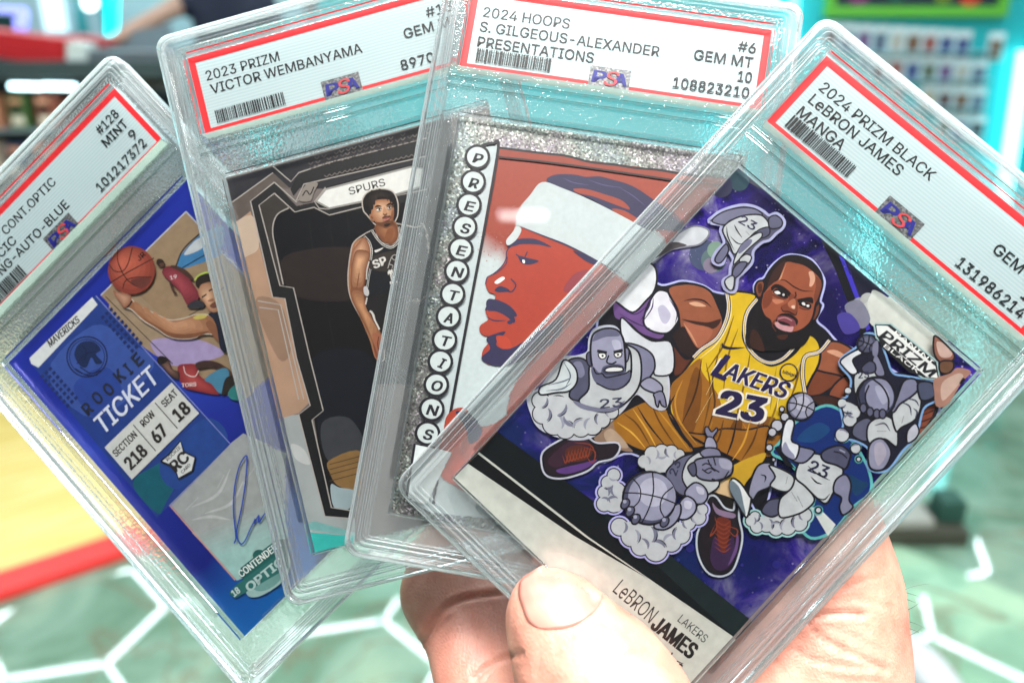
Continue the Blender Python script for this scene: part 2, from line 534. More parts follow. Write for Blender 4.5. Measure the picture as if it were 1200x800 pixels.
def panel_mesh(z0, z1):
    bm = bmesh.new()
    # one clear plate, a touch larger than both windows
    for (x0, x1, y0, y1) in ((LX0 - .2, LX1 + .2, LY0 - .2, LY1 + .2), (CX0 - .15, CX1 + .15, CY0 - .15, CY1 + .15)):
        vs = add_box(bm, x0 * MM, x1 * MM, y0 * MM, y1 * MM, z0 * MM, z1 * MM)
        # its inner face lies against the card and never shows; leaving it out halves the work for light passing through
        bm.faces.ensure_lookup_table()
        for f in [f for f in bm.faces if all(v in vs for v in f.verts) and (f.calc_center_median().z < (z0 + .01) * MM if z0 > 0 else f.calc_center_median().z > (z1 - .01) * MM)]: bm.faces.remove(f)
    me = bpy.data.meshes.new('panel'); bm.to_mesh(me); bm.free(); me.materials.append(CLEAR)
    return me

def pill_mesh(length, width, z0, z1):
    bm = bmesh.new(); r = width / 2
    def loop(k, z): return [bm.verts.new((x * MM, y * MM, z * MM)) for x, y in rrect(k, r - k if r - k > .05 else .05, 5, length, width)]
    A = loop(0, z0); B = loop(0, z1 - .15); C = loop(.16, z1); D = loop(.42, z1 - .02); E_ = loop(.5, z0 + .12)
    for P, Q in ((A, B), (B, C), (C, D), (D, E_)):
        for i in range(len(P)): bm.faces.new((P[i], P[(i + 1) % len(P)], Q[(i + 1) % len(P)], Q[i]))
    bm.faces.new(E_); bm.faces.new(A[::-1])
    me = bpy.data.meshes.new('rail'); bm.to_mesh(me); bm.free()
    for p in me.polygons: p.use_smooth = True
    me.set_sharp_from_angle(angle=radians(35)); me.materials.append(RAILM)
    return me

RAILM = m_clear('rail_acrylic', 2.2)
CASE_ME = build_case_mesh()
FRONT_ME = panel_mesh(1.9, 2.55)
BACK_ME = panel_mesh(-2.55, -1.7)
RAIL_V = pill_mesh(74.0, 1.5, 2.62, 2.95)
RAIL_H = pill_mesh(49.0, 1.5, 2.62, 2.95)
def divider_mesh():
    bm = bmesh.new(); add_box(bm, -35.4 * MM, 35.4 * MM, -.28 * MM, .28 * MM, 2.62 * MM, 3.0 * MM, bevel=.0001)
    me = bpy.data.meshes.new('divider'); bm.to_mesh(me); bm.free(); me.materials.append(RAILM); return me
DIV_ME = divider_mesh()
BACKING = simple('card_stock', '#cfd2cf', .6)

def new_slab(k, label_txt):
    root = empty('graded_card', slab_matrix(k))
    tag(root, label_txt, 'card slab', 'graded card slabs fanned out in the hand')
    link('case', CASE_ME, None, root)
    link('front_panel', FRONT_ME, None, root); link('back_panel', BACK_ME, None, root)
    for nm, me, x, y, rz in (('retaining_rail', RAIL_V, CX0 - .45, -13, pi / 2), ('retaining_rail', RAIL_V, CX1 + .45, -13, pi / 2),
                             ('retaining_rail', RAIL_H, 0, CY1 + .45, 0), ('retaining_rail', RAIL_H, 0, CY0 - .45, 0),
                             ('divider_ridge', DIV_ME, 0, 39.2, 0), ('divider_ridge', DIV_ME, 0, 37.2, 0)):
        o = link(nm, me, None, root); o.location = (x * MM, y * MM, 0); o.rotation_euler = (0, 0, rz)
    # paper label
    bm = bmesh.new(); add_box(bm, LX0 * MM, LX1 * MM, LY0 * MM, LY1 * MM, -.35 * MM, 0)
    lab = bm_obj('paper_label', bm, LABELM, root)
    bm = bmesh.new(); add_box(bm, CX0 * MM, CX1 * MM, CY0 * MM, CY1 * MM, -.6 * MM, 0)
    card = bm_obj('trading_card', bm, BACKING, root)
    return root, lab, card

def m_label():
    m, nt, b, o = mat('security_label_paper')
    L = nt.links.new
    tc = N(nt, 'ShaderNodeTexCoord')
    wv = N(nt, 'ShaderNodeTexWave', i_Scale=420.0, i_Distortion=1.5, i_Detail=1.0); wv.bands_direction = 'Y'
    wv.inputs['Detail Scale'].default_value = .3
    L(tc.outputs['Object'], wv.inputs['Vector'])
    r = ramp(nt, [(0.0, lin('#a4bcc0')), (1.0, lin('#b6c8ca'))])
    L(wv.outputs[0], r.inputs[0]); L(r.outputs[0], b.inputs['Base Color'])
    b.inputs['Roughness'].default_value = .45
    return m
LABELM = m_label()

def m_holo():
    m, nt, b, o = mat('hologram_foil')
    L = nt.links.new
    tc = N(nt, 'ShaderNodeTexCoord')
    v = N(nt, 'ShaderNodeTexVoronoi', i_Scale=2600.0); L(tc.outputs['Object'], v.inputs['Vector'])
    r = ramp(nt, [(0, (.06, .065, .07)), (.5, (.13, .135, .14)), (1, (.24, .245, .25))])
    sp = N(nt, 'ShaderNodeSeparateColor'); L(v.outputs['Color'], sp.inputs[0]); L(sp.outputs[0], r.inputs[0])
    L(r.outputs[0], b.inputs['Base Color']); b.inputs['Metallic'].default_value = .35; b.inputs['Roughness'].default_value = .35
    bp = N(nt, 'ShaderNodeBump', i_Strength=.5, i_Distance=.0002); L(sp.outputs[1], bp.inputs['Height']); L(bp.outputs[0], b.inputs['Normal'])
    return m
HOLO = m_holo()

def print_label(k, lab, left, right, seed, bar_y=(44.5, 47.6), bars=True):
    s = Sheet(k, lab, z0=.01)
    RED = '#dd1f27'
    s.begin('red_border')
    x0, x1, y0, y1, t = LX0 + .05, LX1 - .05, LY0 + .05, LY1 - .05, 1.62
    s.up()
    for q in ((x0, x1, y0, y0 + t), (x0, x1, y1 - t, y1), (x0, x0 + t, y0 + t, y1 - t), (x1 - t, x1, y0 + t, y1 - t)):
        s.raw([(q[0], q[2]), (q[1], q[2]), (q[1], q[3]), (q[0], q[3])], RED)
    for (txt, a, b, y) in left + right:
        s.begin('lettering'); s.text_mm(txt, a, b, y, 2.35, '#15171b', .009)
    if bars:
        s.begin('barcode'); s.up(); rnd = random.Random(seed); x = bars if isinstance(bars, float) else -30.6
        while x < -13.9:
            wdt = rnd.choice((.18, .18, .28, .28, .42, .6)); wdt = min(wdt, -13.5 - x)
            s.raw([(x, bar_y[0]), (x + wdt, bar_y[0]), (x + wdt, bar_y[1]), (x, bar_y[1])], '#101216')
            x += wdt + rnd.choice((.15, .18, .25, .3))
    s.flush()
    bm = bmesh.new(); add_box(bm, -4.7 * MM, 4.5 * MM, 42.22 * MM, 47.5 * MM, .12 * MM, .16 * MM)
    h = bm_obj('hologram_sticker', bm, HOLO, lab)
    s.z = .17
    s.begin('logo', INK)
    s.text_mm('P', -3.95, -1.15, 43.75, 2.7, '#1a1f86', .035, .12)
    s.text_mm('A', .95, 3.75, 43.75, 2.7, '#1a1f86', .035, .05)
    s.text_mm('S', -1.45, 1.35, 43.35, 3.3, '#c9444a', .008, .28)
    s.flush()
# ================================================================== card artwork
def Q(x0, y0, s):
    def f(*pts): return [(x0 + x / s, y0 + y / s) for x, y in pts]
    return f
CLIP = (CX0, CX1, CY0, CY1)
K = '#14121a'

def nebula_material():
    m, nt, b, o = mat('cosmic_foil')
    L = nt.links.new
    tc = N(nt, 'ShaderNodeTexCoord')
    n1 = N(nt, 'ShaderNodeTexNoise', i_Scale=75.0, i_Detail=8.0, i_Roughness=.62, i_Distortion=.8)
    n2 = N(nt, 'ShaderNodeTexNoise', i_Scale=38.0, i_Detail=4.0, i_Distortion=.4)
    mp = N(nt, 'ShaderNodeMapping'); mp.inputs['Location'].default_value = (.37, .12, .2)
    L(tc.outputs['Object'], n1.inputs['Vector']); L(tc.outputs['Object'], mp.inputs[0]); L(mp.outputs[0], n2.inputs['Vector'])
    r1 = ramp(nt, [(.34, lin('#0d0d26')), (.43, lin('#181456')), (.49, lin('#331b94')), (.545, lin('#56449e')), (.60, lin('#8078ac')), (.68, lin('#aaa6c0'))])
    r2 = ramp(nt, [(.40, (0, 0, 0)), (.62, (1, 1, 1))])
    L(n1.outputs[0], r1.inputs[0]); L(n2.outputs[0], r2.inputs[0])
    # toward the card's foot the sky is deep navy, teal to the right
    sx = N(nt, 'ShaderNodeSeparateXYZ'); L(tc.outputs['Object'], sx.inputs[0])
    r3 = ramp(nt, [(.0, lin('#18346a')), (.35, lin('#10185e')), (.7, lin('#1e126c')), (1, lin('#1b1736'))])
    my = N(nt, 'ShaderNodeMapRange'); my.inputs[1].default_value = CY0 * MM; my.inputs[2].default_value = CY1 * MM
    L(sx.outputs[1], my.inputs[0]); L(my.outputs[0], r3.inputs[0])
    mx = N(nt, 'ShaderNodeMix', data_type='RGBA'); L(r2.outputs[0], mx.inputs[0]); L(r3.outputs[0], mx.inputs[6]); L(r1.outputs[0], mx.inputs[7])
    # star dust
    v = N(nt, 'ShaderNodeTexVoronoi', i_Scale=620.0); L(tc.outputs['Object'], v.inputs['Vector'])
    lt = N(nt, 'ShaderNodeMath', operation='LESS_THAN'); lt.inputs[1].default_value = .13; L(v.outputs['Distance'], lt.inputs[0])
    ml = N(nt, 'ShaderNodeMath', operation='MULTIPLY'); L(lt.outputs[0], ml.inputs[0]); L(r2.outputs[0], ml.inputs[1])
    m2 = N(nt, 'ShaderNodeMath', operation='MULTIPLY'); L(ml.outputs[0], m2.inputs[0]); m2.inputs[1].default_value = .55
    mx2 = N(nt, 'ShaderNodeMix', data_type='RGBA'); L(m2.outputs[0], mx2.inputs[0]); L(mx.outputs[2], mx2.inputs[6]); mx2.inputs[7].default_value = (.62, .55, .85, 1)
    L(mx2.outputs[2], b.inputs['Base Color'])
    b.inputs['Roughness'].default_value = .22; b.inputs['Metallic'].default_value = .3
    b.inputs['Thin Film Thickness'].default_value = 420.0; b.inputs['Thin Film IOR'].default_value = 1.5
    return m
NEBULA = nebula_material()

def ball(s, cx, cy, r, rot=0.3, base='#8d8da6', hi='#b2b2c8', dark='#4d4d66', ow=2.0, seam=K):
    s.circle(cx, cy, r, dark, ow)
    s.circle(cx + r * .10, cy - r * .05, r * .90, base)
    s.circle(cx + r * .14, cy - r * .22, r * .55, hi)
    c, d = cos(rot), sin(rot)
    def R(*p): return [(cx + r * (x * c - y * d), cy + r * (x * d + y * c)) for x, y in p]
    s.line(R((-1, 0), (-.4, -.10), (.4, -.10), (1, 0)), 1.5, seam)
    s.line(R((-.08, -1), (.1, -.3), (.06, .4), (-.1, 1)), 1.5, seam)
    s.line(R((-.78, -.62), (-.42, -.3), (-.36, .2), (-.72, .68)), 1.4, seam)
    s.line(R((.8, -.6), (.5, -.2), (.48, .3), (.75, .66)), 1.4, seam)

def puff(s, lobes, body, ow=1.9, col='#c2c5c8', sh='#76778c', halo=None):
    """a cartoon cloud: lobes (x, y, r) over an outline"""
    if halo:
        for x, y, r in lobes: s.circle(x, y, r + 3.0, halo)
        s.up()
    for x, y, r in lobes: s.circle(x, y, r + .9, K)
    for x, y, r in lobes: s.circle(x, y, r - .5, col)
    s.fill(body, col)
    rr = random.Random(len(lobes))
    gx = sum(l[0] for l in lobes) / len(lobes); gy = sum(l[1] for l in lobes) / len(lobes)
    for x, y, r in lobes:                      # soft shade and a curl where a lobe turns inward
        a = atan2(gy - y, gx - x)
        s.line([(x + r * .80 * cos(a + t), y + r * .80 * sin(a + t)) for t in (-.9, -.45, 0, .45, .9)], r * .30, sh if rr.random() < .6 else '#9a9cac', taper=True)
        if rr.random() < .55: s.line([(x + r * .95 * cos(a + t), y + r * .95 * sin(a + t)) for t in (-.2, .2, .6, .95)], 1.3, K, taper=True)

# ------------------------------------------------------------------ front card: comic-style player over a cosmic sky
S4, L4, C4 = new_slab(4, 'front slab with purple card of a player in yellow jersey, beside the thumb')
print_label(4, L4, [('2024 PRIZM BLACK', -30.5, -0.7, 55.0), ('LeBRON JAMES', -30.4, -6.2, 51.6), ('MANGA', -30.5, -18.5, 48.0)],
            [('GEM MT', 18.0, 31.0, 52.0), ('10', 28.2, 31, 48.5), ('131986214', 14.4, 31.0, 45.0)], 5)
s = Sheet(4, C4, clip=CLIP, dz=.0021)
s.begin('cosmic_sky', NEBULA)
s.rect(*CLIP, '#1a1650')
s.begin('sky_rays', FOILINK)
A = Q(740, 200, 3.334); D = Q(840, 340, 3.334)
s.fill(D((470, -60), (500, -60), (590, 175), (560, 175)), '#0c0b16', False)
s.fill(D((505, -60), (525, -60), (600, 150), (585, 160)), '#3b2fae', False)
s.fill(A((375, 0), (395, -25), (960, 440), (900, 500), (830, 330), (700, 190), (540, 90)), '#17152c')
s.fill(A((740, 270), (800, 300), (905, 560), (870, 540)), '#0b0a14', False)
s.fill(A((810, 330), (830, 345), (925, 590), (905, 580)), '#3a30b4', False)
s.begin('pale_cloud', FOILINK)
# pale cloud in the upper right corner
for x, y, r, c in ((560, 60, 26, '#8f9097'), (590, 40, 24, '#a9aba9'), (570, 100, 22, '#b6b8b4'), (610, 80, 34, '#bfc2bb'), (640, 50, 26, '#c9ccc4'), (640, 100, 40, '#c9ccc4'), (690, 110, 44, '#cfd2ca'), (740, 150, 52, '#d4d6ce'), (800, 200, 50, '#d6d8d0'), (780, 160, 40, '#d6d8d0'), (700, 60, 36, '#cfd2ca')):
    s.circle(840 + x / 3.334, 340 + y / 3.334, r / 3.334 * 1.25, c)
s.fill(D((600, 20), (640, 10), (860, 180), (900, 300), (800, 230), (640, 120), (590, 70)), '#cdd0c8')
s.fill(D((500, 60), (560, 40), (600, 110), (570, 150), (530, 120)), '#7d7d90')
s.fill(D((470, 100), (520, 90), (560, 150), (500, 170)), '#4a3f96')
s.begin('foil_patch', FOILINK)
# soft green and violet patches of the foil beside the top figure
for x, y, r, c in ((285, 330, 60, '#46506e'), (320, 350, 48, '#5b7274'), (330, 310, 34, '#7d9a88'), (310, 370, 30, '#857a8e'), (420, 40, 40, '#1d3a45'), (350, 60, 45, '#272744')):
    s.circle(740 + x / 3.334, 200 + y / 3.334, r / 3.334, c)
s.begin('star_dust', FOILINK)
rr = random.Random(3)
for _ in range(90):
    x, y = 740 + rr.uniform(200, 900) / 3.334, 200 + rr.uniform(130, 560) / 3.334
    s.circle(x, y, rr.choice((.35, .45, .6)), rr.choice(('#8d84c4', '#6a5fb4', '#a79ccf')))
for _ in range(40):
    x, y = rr.uniform(640, 960), rr.uniform(540, 720)
    s.circle(x, y, rr.choice((2, 3.5, 5)), rr.choice(('#1c2a78', '#24207a', '#2f2a86')))

s.begin('lower_border', FOILINK); s.objs[-1]['kind'] = 'stuff'
s.fill([(575, 500), (700, 590), (880, 752), (868, 768), (700, 640), (546, 543)], '#0b1013', False)
s.fill([(690, 588), (720, 598), (900, 742), (880, 764), (800, 690)], '#182425', False)
s.fill([(520, 572), (548, 543.5), (561.5, 529.5), (640, 590), (690, 629), (780, 691), (863, 748), (880, 762), (800, 860), (640, 760)], '#cccfc6', False)
s.fill([(548.5, 543), (560, 531.5), (640, 593.5), (685, 628), (722, 653), (760, 678), (715, 652), (672, 627)], '#0b0a0c', False)
s.begin('name_lettering', INK)
s.text('LeBRON', (717.5, 692.5), (760.5, 730), 3.3, '#1d1a1a', -.004)
s.text('JAMES', (762, 735), (808, 771.5), 3.2, '#1b1616', .03)
s.begin('team_lettering', INK)
s.text('LAKERS', (793.5, 727), (824.5, 753), 1.75, '#20282c')
s.begin('katakana_lettering', INK)
s.line([(738, 719), (744, 724), (741, 728)], 2, '#1b1616', False); s.line([(749, 729), (754, 733)], 2, '#1b1616', False)
s.line([(786, 768), (788, 764)], 1.6, '#1b1616', False); s.line([(793, 774), (800, 777), (792, 780)], 1.6, '#1b1616', False); s.line([(796, 777), (800, 780)], 1.6, '#1b1616', False)

# ---- the large player
H = Q(860, 285, 6.667); T = Q(740, 320, 4.0); B = Q(600, 340, 3.81); C = Q(680, 460, 3.81); Am = Q(720, 230, 4.707)
s.begin('large_player', FOILINK)
HALO = '#b9bdf0'
body = T((-140, 130), (-60, 20), (60, 10), (140, 60), (240, 40), (330, 60), (400, 95), (520, 105), (575, 100)) + H((165, 330), (200, 290), (240, 270), (300, 180), (400, 105), (500, 100), (610, 140), (690, 260), (700, 330), (670, 450), (690, 490), (640, 600), (720, 680), (800, 770)) + \
    [(990, 405), (1030, 425), (1075, 455), (1100, 480), (1060, 520), (1000, 480), (950, 470), (915, 500), (905, 560), (890, 600), (860, 560), (800, 560), (740, 530), (700, 540), (655, 500), (690, 460)]
s.fill(body, HALO); s.line(body, 4.5, HALO, closed=True)
s.fill(body, K)
# gloved fist behind, upper left
s.shape(Am((200, 350), (300, 270), (360, 200), (440, 165), (510, 180), (520, 215), (470, 265), (390, 280), (300, 300), (210, 370)), '#c9ccd0', 2, '#7a7a88')
s.fill(Am((220, 335), (310, 255), (400, 270), (330, 290), (230, 340)), '#4b4548')
# sleeve
s.shape(Am((-60, 420), (60, 360), (200, 370), (235, 440), (210, 540), (110, 640), (0, 600), (-60, 520)), '#dfe2e4', 2.4)
s.shape(Am((0, 580), (100, 640), (180, 570), (215, 540), (200, 620), (280, 740), (250, 790), (150, 760), (80, 700), (0, 670)), '#6f4d88', 2.2)
s.shape(Am((160, 690), (190, 590), (240, 520), (310, 540), (360, 640), (345, 700), (290, 755), (200, 740)), '#e3e3ea', 2.4)
s.fill(Am((240, 620), (270, 600), (310, 650), (290, 700), (260, 690)), '#bfbcd2')
for q in (((20, 600), (110, 650), (190, 600)), ((140, 690), (190, 610), (205, 550)), ((150, 700), (205, 620), (215, 560)), ((30, 650), (120, 700), (200, 730)), ((300, 560), (345, 640), (335, 700))):
    s.line(Am(*q), 1.5, '#3a2556', taper=True)
# right shoulder (picture left)
SK, SKD, SKH = '#96573c', '#5b2f20', '#c98f6c'
s.shape(T((170, 75), (240, 50), (310, 55), (370, 85), (405, 150), (430, 230), (400, 300), (330, 350), (290, 390), (235, 330), (225, 240), (215, 170)), SK, 2.6)
s.fill(T((240, 250), (290, 285), (320, 350), (280, 390), (235, 370), (205, 320), (195, 290)), '#2a1a1a')
s.fill(T((235, 215), (300, 225), (360, 230), (420, 215), (385, 260), (300, 240)), '#3c2019')
s.fill(T((245, 230), (300, 240), (380, 265), (345, 330), (310, 350), (270, 290)), '#a8644a')
s.line(T((245, 235), (280, 290), (310, 345)), 2.2, SKH, taper=True)
s.fill(T((270, 140), (310, 135), (350, 155), (300, 155)), '#dba887')
s.line(T((245, 130), (290, 122), (340, 130), (375, 160)), 1.8, K, taper=True)
s.shape(T((190, 330), (250, 400), (300, 395), (250, 460), (200, 480), (195, 400)), '#5d3020', 2)
# left shoulder and arm (picture right)
s.shape(D((415, 210), (470, 200), (530, 230), (575, 280), (590, 330), (540, 330), (490, 350), (420, 330), (360, 310), (350, 270)), SK, 2.4)
s.shape(D((350, 310), (420, 320), (490, 340), (450, 380), (400, 410), (355, 410), (330, 380)), '#7a4029', 2.2)
s.shape(D((450, 380), (500, 335), (550, 340), (560, 390), (560, 440), (500, 450), (440, 420)), '#8c4c34', 2.2)
s.fill(D((430, 240), (470, 235), (530, 275), (500, 270)), '#d79f80')
s.shape(D((370, 420), (430, 410), (520, 440), (560, 470), (500, 490), (430, 470)), '#3d211b', 1.8)
s.shape(D((660, 340), (700, 325), (760, 335), (790, 380), (760, 420), (690, 400), (655, 370)), '#8a4a30', 2.2)
s.shape(D((780, 420), (850, 430), (850, 480), (800, 560), (740, 590), (700, 570), (720, 500)), '#7d3f2a', 2.2)
for y in (450, 475, 500, 525): s.line(D((770, y), (800, y + 12), (845, y - 5)), 1.6, '#3d1c14')
# jersey
YL, YD, OR = '#d9b520', '#8f6a12', '#9a6420'
s.shape(T((450, 95), (580, 100), (560, 160), (530, 230), (525, 310), (570, 380), (640, 430), (700, 420), (770, 370), (830, 290), (880, 330), (880, 420), (830, 520), (790, 640), (770, 760), (700, 850), (500, 850), (420, 800), (250, 800), (180, 640), (210, 520), (300, 390), (400, 310), (440, 220)), YL, 2.6)
s.fill(T((180, 560), (240, 470), (320, 400), (330, 460), (400, 560), (440, 640), (560, 680), (690, 690), (760, 680), (750, 760), (690, 850), (520, 850), (400, 800), (250, 800)), OR)
s.fill(T((260, 560), (300, 440), (330, 500), (320, 640), (280, 760), (240, 700)), '#7a4a17')
s.fill(T((480, 690), (520, 690), (500, 800), (470, 850), (440, 800)), '#6d4112')
s.fill(T((600, 690), (680, 690), (600, 840), (560, 850)), '#7b4c18')
for q, c in ((((330, 400), (300, 560), (230, 720)), '#3f2408'), (((350, 420), (370, 560), (330, 760)), '#6f4812'), (((420, 330), (380, 500), (390, 620), (340, 780)), '#4e2f0b'), (((500, 260), (450, 400), (430, 560)), '#8a6712'),
             (((480, 200), (430, 340), (350, 460)), '#7a5a10'), (((560, 350), (540, 470), (500, 640), (470, 800)), '#7d5a10'), (((740, 420), (700, 560), (640, 720), (560, 850)), '#8d6a14'), (((680, 440), (660, 560), (650, 640)), '#a88a1c'),
             (((800, 400), (770, 520), (740, 600)), '#7a5a10'), (((210, 560), (180, 640), (250, 780)), K), (((240, 500), (205, 590), (215, 690)), '#c28a30'), (((520, 700), (560, 780), (500, 850)), '#c07e28'), (((620, 700), (600, 800), (560, 860)), '#3a2006'), (((680, 700), (640, 820)), '#c9852c')):
    s.line(T(*q), 2.2, c, taper=True)
for q in (((470, 110), (460, 220), (400, 330), (320, 400)), ((790, 420), (700, 560), (680, 640)), ((600, 480), (570, 560)), ((420, 420), (350, 570)), ((380, 560), (300, 700))):
    s.line(T(*q), 1.3, '#f2e6a8', taper=True)
# white and navy trim of armholes and neck
for w_, c in ((5.2, '#1a1430'), (3.2, '#dcdce0'), (1.2, '#caa51c')):
    s.line(T((447, 95), (455, 160), (440, 230), (400, 305), (330, 355), (290, 395)), w_, c)
    s.line(T((590, 120), (545, 180), (530, 250), (540, 330), (590, 395), (650, 420), (710, 400), (770, 340)), w_, c)
    s.line(D((440, 195), (400, 240), (345, 260), (335, 330), (345, 400)), w_, c)
s.line(T((425, 325), (430, 345), (470, 352), (530, 348)), 3.0, '#1c1733', taper=True); s.line(T((428, 335), (450, 350), (500, 353)), 3.0, '#1c1733', taper=True)
# wordmark and number
s.text('LAKERS', (740 + 378 / 4, 320 + 472 / 4), (740 + 715 / 4, 320 + 590 / 4), 3.6, '#e9e4da', .05, .22)
s.text('LAKERS', (740 + 382 / 4, 320 + 470 / 4), (740 + 711 / 4, 320 + 586 / 4), 3.4, '#241a4e', .022, .22)
s.text('L', (740 + 376 / 4, 320 + 476 / 4), (740 + 432 / 4, 320 + 500 / 4), 5.0, '#241a4e', .03, .25)
s.text('23', (740 + 398 / 4, 320 + 660 / 4), (740 + 606 / 4, 320 + 700 / 4), 5.2, '#e9e4da', .08, .12)
s.text('23', (740 + 402 / 4, 320 + 656 / 4), (740 + 602 / 4, 320 + 696 / 4), 4.9, '#221a44', .045, .12)
s.circle(740 + 737 / 4, 320 + 465 / 4, 10, YL, 1.6, '#1c1733'); s.text('bibigo', (740 + 708 / 4, 320 + 468 / 4), (740 + 768 / 4, 320 + 486 / 4), .65, '#1c1733', .03)
# shorts and legs
s.shape(B((440, 590), (500, 540), (620, 490), (700, 540), (760, 640), (810, 720), (700, 720), (600, 720), (520, 690), (450, 640)), '#a06a1c', 2.4)
for q, c in ((((500, 550), (560, 600), (620, 700)), '#5e3a0c'), (((560, 520), (610, 600), (690, 700)), K), (((620, 500), (660, 590), (740, 710)), '#5e3a0c'), (((470, 590), (540, 640), (600, 710)), '#d9a63c'), (((540, 530), (600, 620), (650, 710)), '#d9a63c'), (((640, 520), (720, 620), (790, 715)), '#c08a2c'), (((690, 540), (730, 600), (800, 710)), K)):
    s.line(B(*q), 2.0, c, taper=True)
s.fill(B((380, 620), (440, 570), (470, 650), (540, 720), (440, 700), (370, 670)), '#8f7460')
s.fill(B((410, 640), (450, 620), (520, 700), (440, 690)), '#b29a84')
s.shape(C((560, 185), (640, 160), (740, 165), (840, 150), (830, 220), (820, 300), (760, 330), (700, 300), (620, 260), (560, 230), (480, 180)), '#97611c', 1.8)
for q, c in ((((640, 120), (620, 200), (590, 250)), '#5a360a'), (((700, 110), (680, 210), (650, 290)), K), (((760, 120), (730, 220), (680, 300)), '#d19a36'), (((800, 130), (770, 220), (720, 300)), '#5a360a'), (((590, 130), (560, 220)), '#c98f2e'), (((380, 30), (400, 110), (450, 190), (500, 250)), K), (((420, 20), (440, 120), (520, 230)), '#c98f2e')):
    s.line(C(*q), 2.2, c, taper=True)
s.fill(C((690, 320), (780, 280), (830, 270), (800, 330), (740, 400), (720, 440), (680, 400), (600, 400), (600, 440), (690, 480), (640, 490), (600, 460), (580, 400)), '#c9a02a')
s.fill(C((600, 400), (660, 390), (700, 430), (690, 480), (640, 500), (600, 470)), '#d8b98c')
s.fill(C((560, 440), (620, 450), (690, 480), (690, 530), (600, 520), (575, 490)), '#1b1512')
# head
s.shape(H((165, 350), (185, 300), (230, 295), (245, 350), (235, 400), (200, 430), (175, 400)), '#7c442c', 2.2)
s.fill(H((185, 330), (215, 315), (220, 370), (195, 390)), '#4b2518')
s.shape(H((650, 480), (672, 470), (670, 530), (640, 590), (610, 600), (620, 520)), '#6e3a27', 2)
s.fill(H((100, 800), (110, 620), (180, 480), (230, 420), (560, 620), (600, 700), (540, 800), (420, 830), (250, 840)), '#181214')
s.fill(H((130, 800), (140, 680), (190, 700), (240, 840)), '#3a2019')
s.shape(H((240, 340), (250, 270), (300, 190), (390, 110), (500, 100), (600, 140), (670, 220), (690, 300), (675, 390), (640, 480), (620, 570), (580, 640), (500, 690), (400, 700), (310, 640), (240, 570), (210, 490), (220, 410)), '#9a5338', 2.4)
s.fill(H((240, 345), (245, 270), (300, 190), (390, 112), (500, 102), (600, 142), (670, 222), (690, 300), (640, 240), (560, 180), (480, 155), (405, 150), (370, 240), (340, 290), (290, 320), (235, 390)), '#1d1214')
s.fill(H((270, 300), (320, 200), (395, 135), (400, 160), (360, 250), (330, 290), (270, 340)), '#3b211d')
s.fill(H((410, 160), (385, 230), (370, 275), (350, 290), (395, 190)), '#c58d6b')
s.fill(H((585, 225), (620, 225), (635, 280), (615, 330), (590, 335), (595, 280)), '#d9a58a')
s.fill(H((640, 260), (685, 310), (670, 390), (640, 460), (625, 420), (640, 340)), '#7a3f2a')
s.fill(H((235, 400), (290, 360), (300, 440), (260, 500), (225, 500)), '#7c3d28')
s.fill(H((300, 440), (360, 440), (390, 455), (330, 475)), '#c07a5c')
s.line(H((350, 290), (400, 290), (470, 340), (540, 370), (620, 375)), 1.6, '#3b1a12', taper=True)
# brows, eyes
s.fill(H((290, 345), (330, 318), (390, 340), (450, 395), (440, 425), (390, 380), (330, 350), (300, 370)), '#1a1012')
s.fill(H((480, 445), (530, 430), (600, 420), (620, 440), (615, 470), (560, 455), (510, 465)), '#1a1012')
s.fill(H((305, 375), (340, 355), (395, 380), (425, 425), (380, 425), (330, 405)), '#120c0e')
s.fill(H((505, 470), (550, 455), (600, 475), (600, 510), (560, 505), (520, 490)), '#120c0e')
s.fill(H((315, 380), (345, 372), (365, 392), (335, 398)), '#e9e6e4'); s.circle(860 + 388 / 6.667, 285 + 402 / 6.667, 1.5, '#c9c4c4')
s.fill(H((530, 465), (550, 462), (560, 485), (538, 482)), '#e9e6e4'); s.fill(H((568, 480), (590, 482), (585, 498), (570, 495)), '#e9e6e4')
s.line(H((300, 400), (350, 425), (410, 435)), 1.2, '#5b2b1e'); s.line(H((510, 500), (550, 515), (590, 515)), 1.2, '#5b2b1e')
# nose
s.fill(H((440, 400), (480, 410), (500, 470), (490, 560), (440, 550), (375, 525), (370, 490), (420, 460)), '#7d3f29')
s.fill(H((450, 440), (480, 440), (480, 510), (440, 505), (420, 470)), '#b06a4b')
s.fill(H((450, 490), (475, 485), (475, 510), (455, 508)), '#e6c4ae')
s.line(H((370, 500), (385, 530), (430, 535), (480, 560), (495, 530)), 1.8, '#3a1a13', taper=True)
s.line(H((480, 380), (485, 410), (470, 430)), 1.6, '#3a1a13')
# moustache, lips, beard
s.fill(H((350, 560), (400, 545), (450, 555), (500, 600), (490, 640), (470, 600), (410, 570), (350, 590), (330, 620), (325, 600)), '#1b1011')
s.fill(H((335, 580), (380, 565), (440, 580), (480, 610), (470, 650), (420, 640), (350, 620)), '#7c3f48')
s.fill(H((325, 615), (370, 625), (430, 650), (465, 650), (450, 690), (380, 680), (330, 650)), '#cf9aa0')
s.fill(H((350, 605), (410, 620), (440, 640), (390, 640), (355, 625)), '#1d1012')
s.line(H((345, 590), (400, 580), (455, 605)), 1.3, '#b98488')
s.fill(H((205, 500), (240, 560), (290, 600), (305, 660), (350, 700), (420, 710), (460, 690), (500, 685), (560, 660), (620, 590), (590, 680), (550, 770), (480, 810), (380, 830), (280, 800), (210, 700), (190, 600)), '#151013')
s.fill(H((330, 655), (370, 680), (440, 695), (420, 715), (350, 705)), '#1b1213')
s.fill(H((340, 720), (420, 715), (400, 750), (350, 745)), '#4a261d')
s.line(H((320, 600), (300, 640), (330, 690)), 1.2, '#5b2b1e')
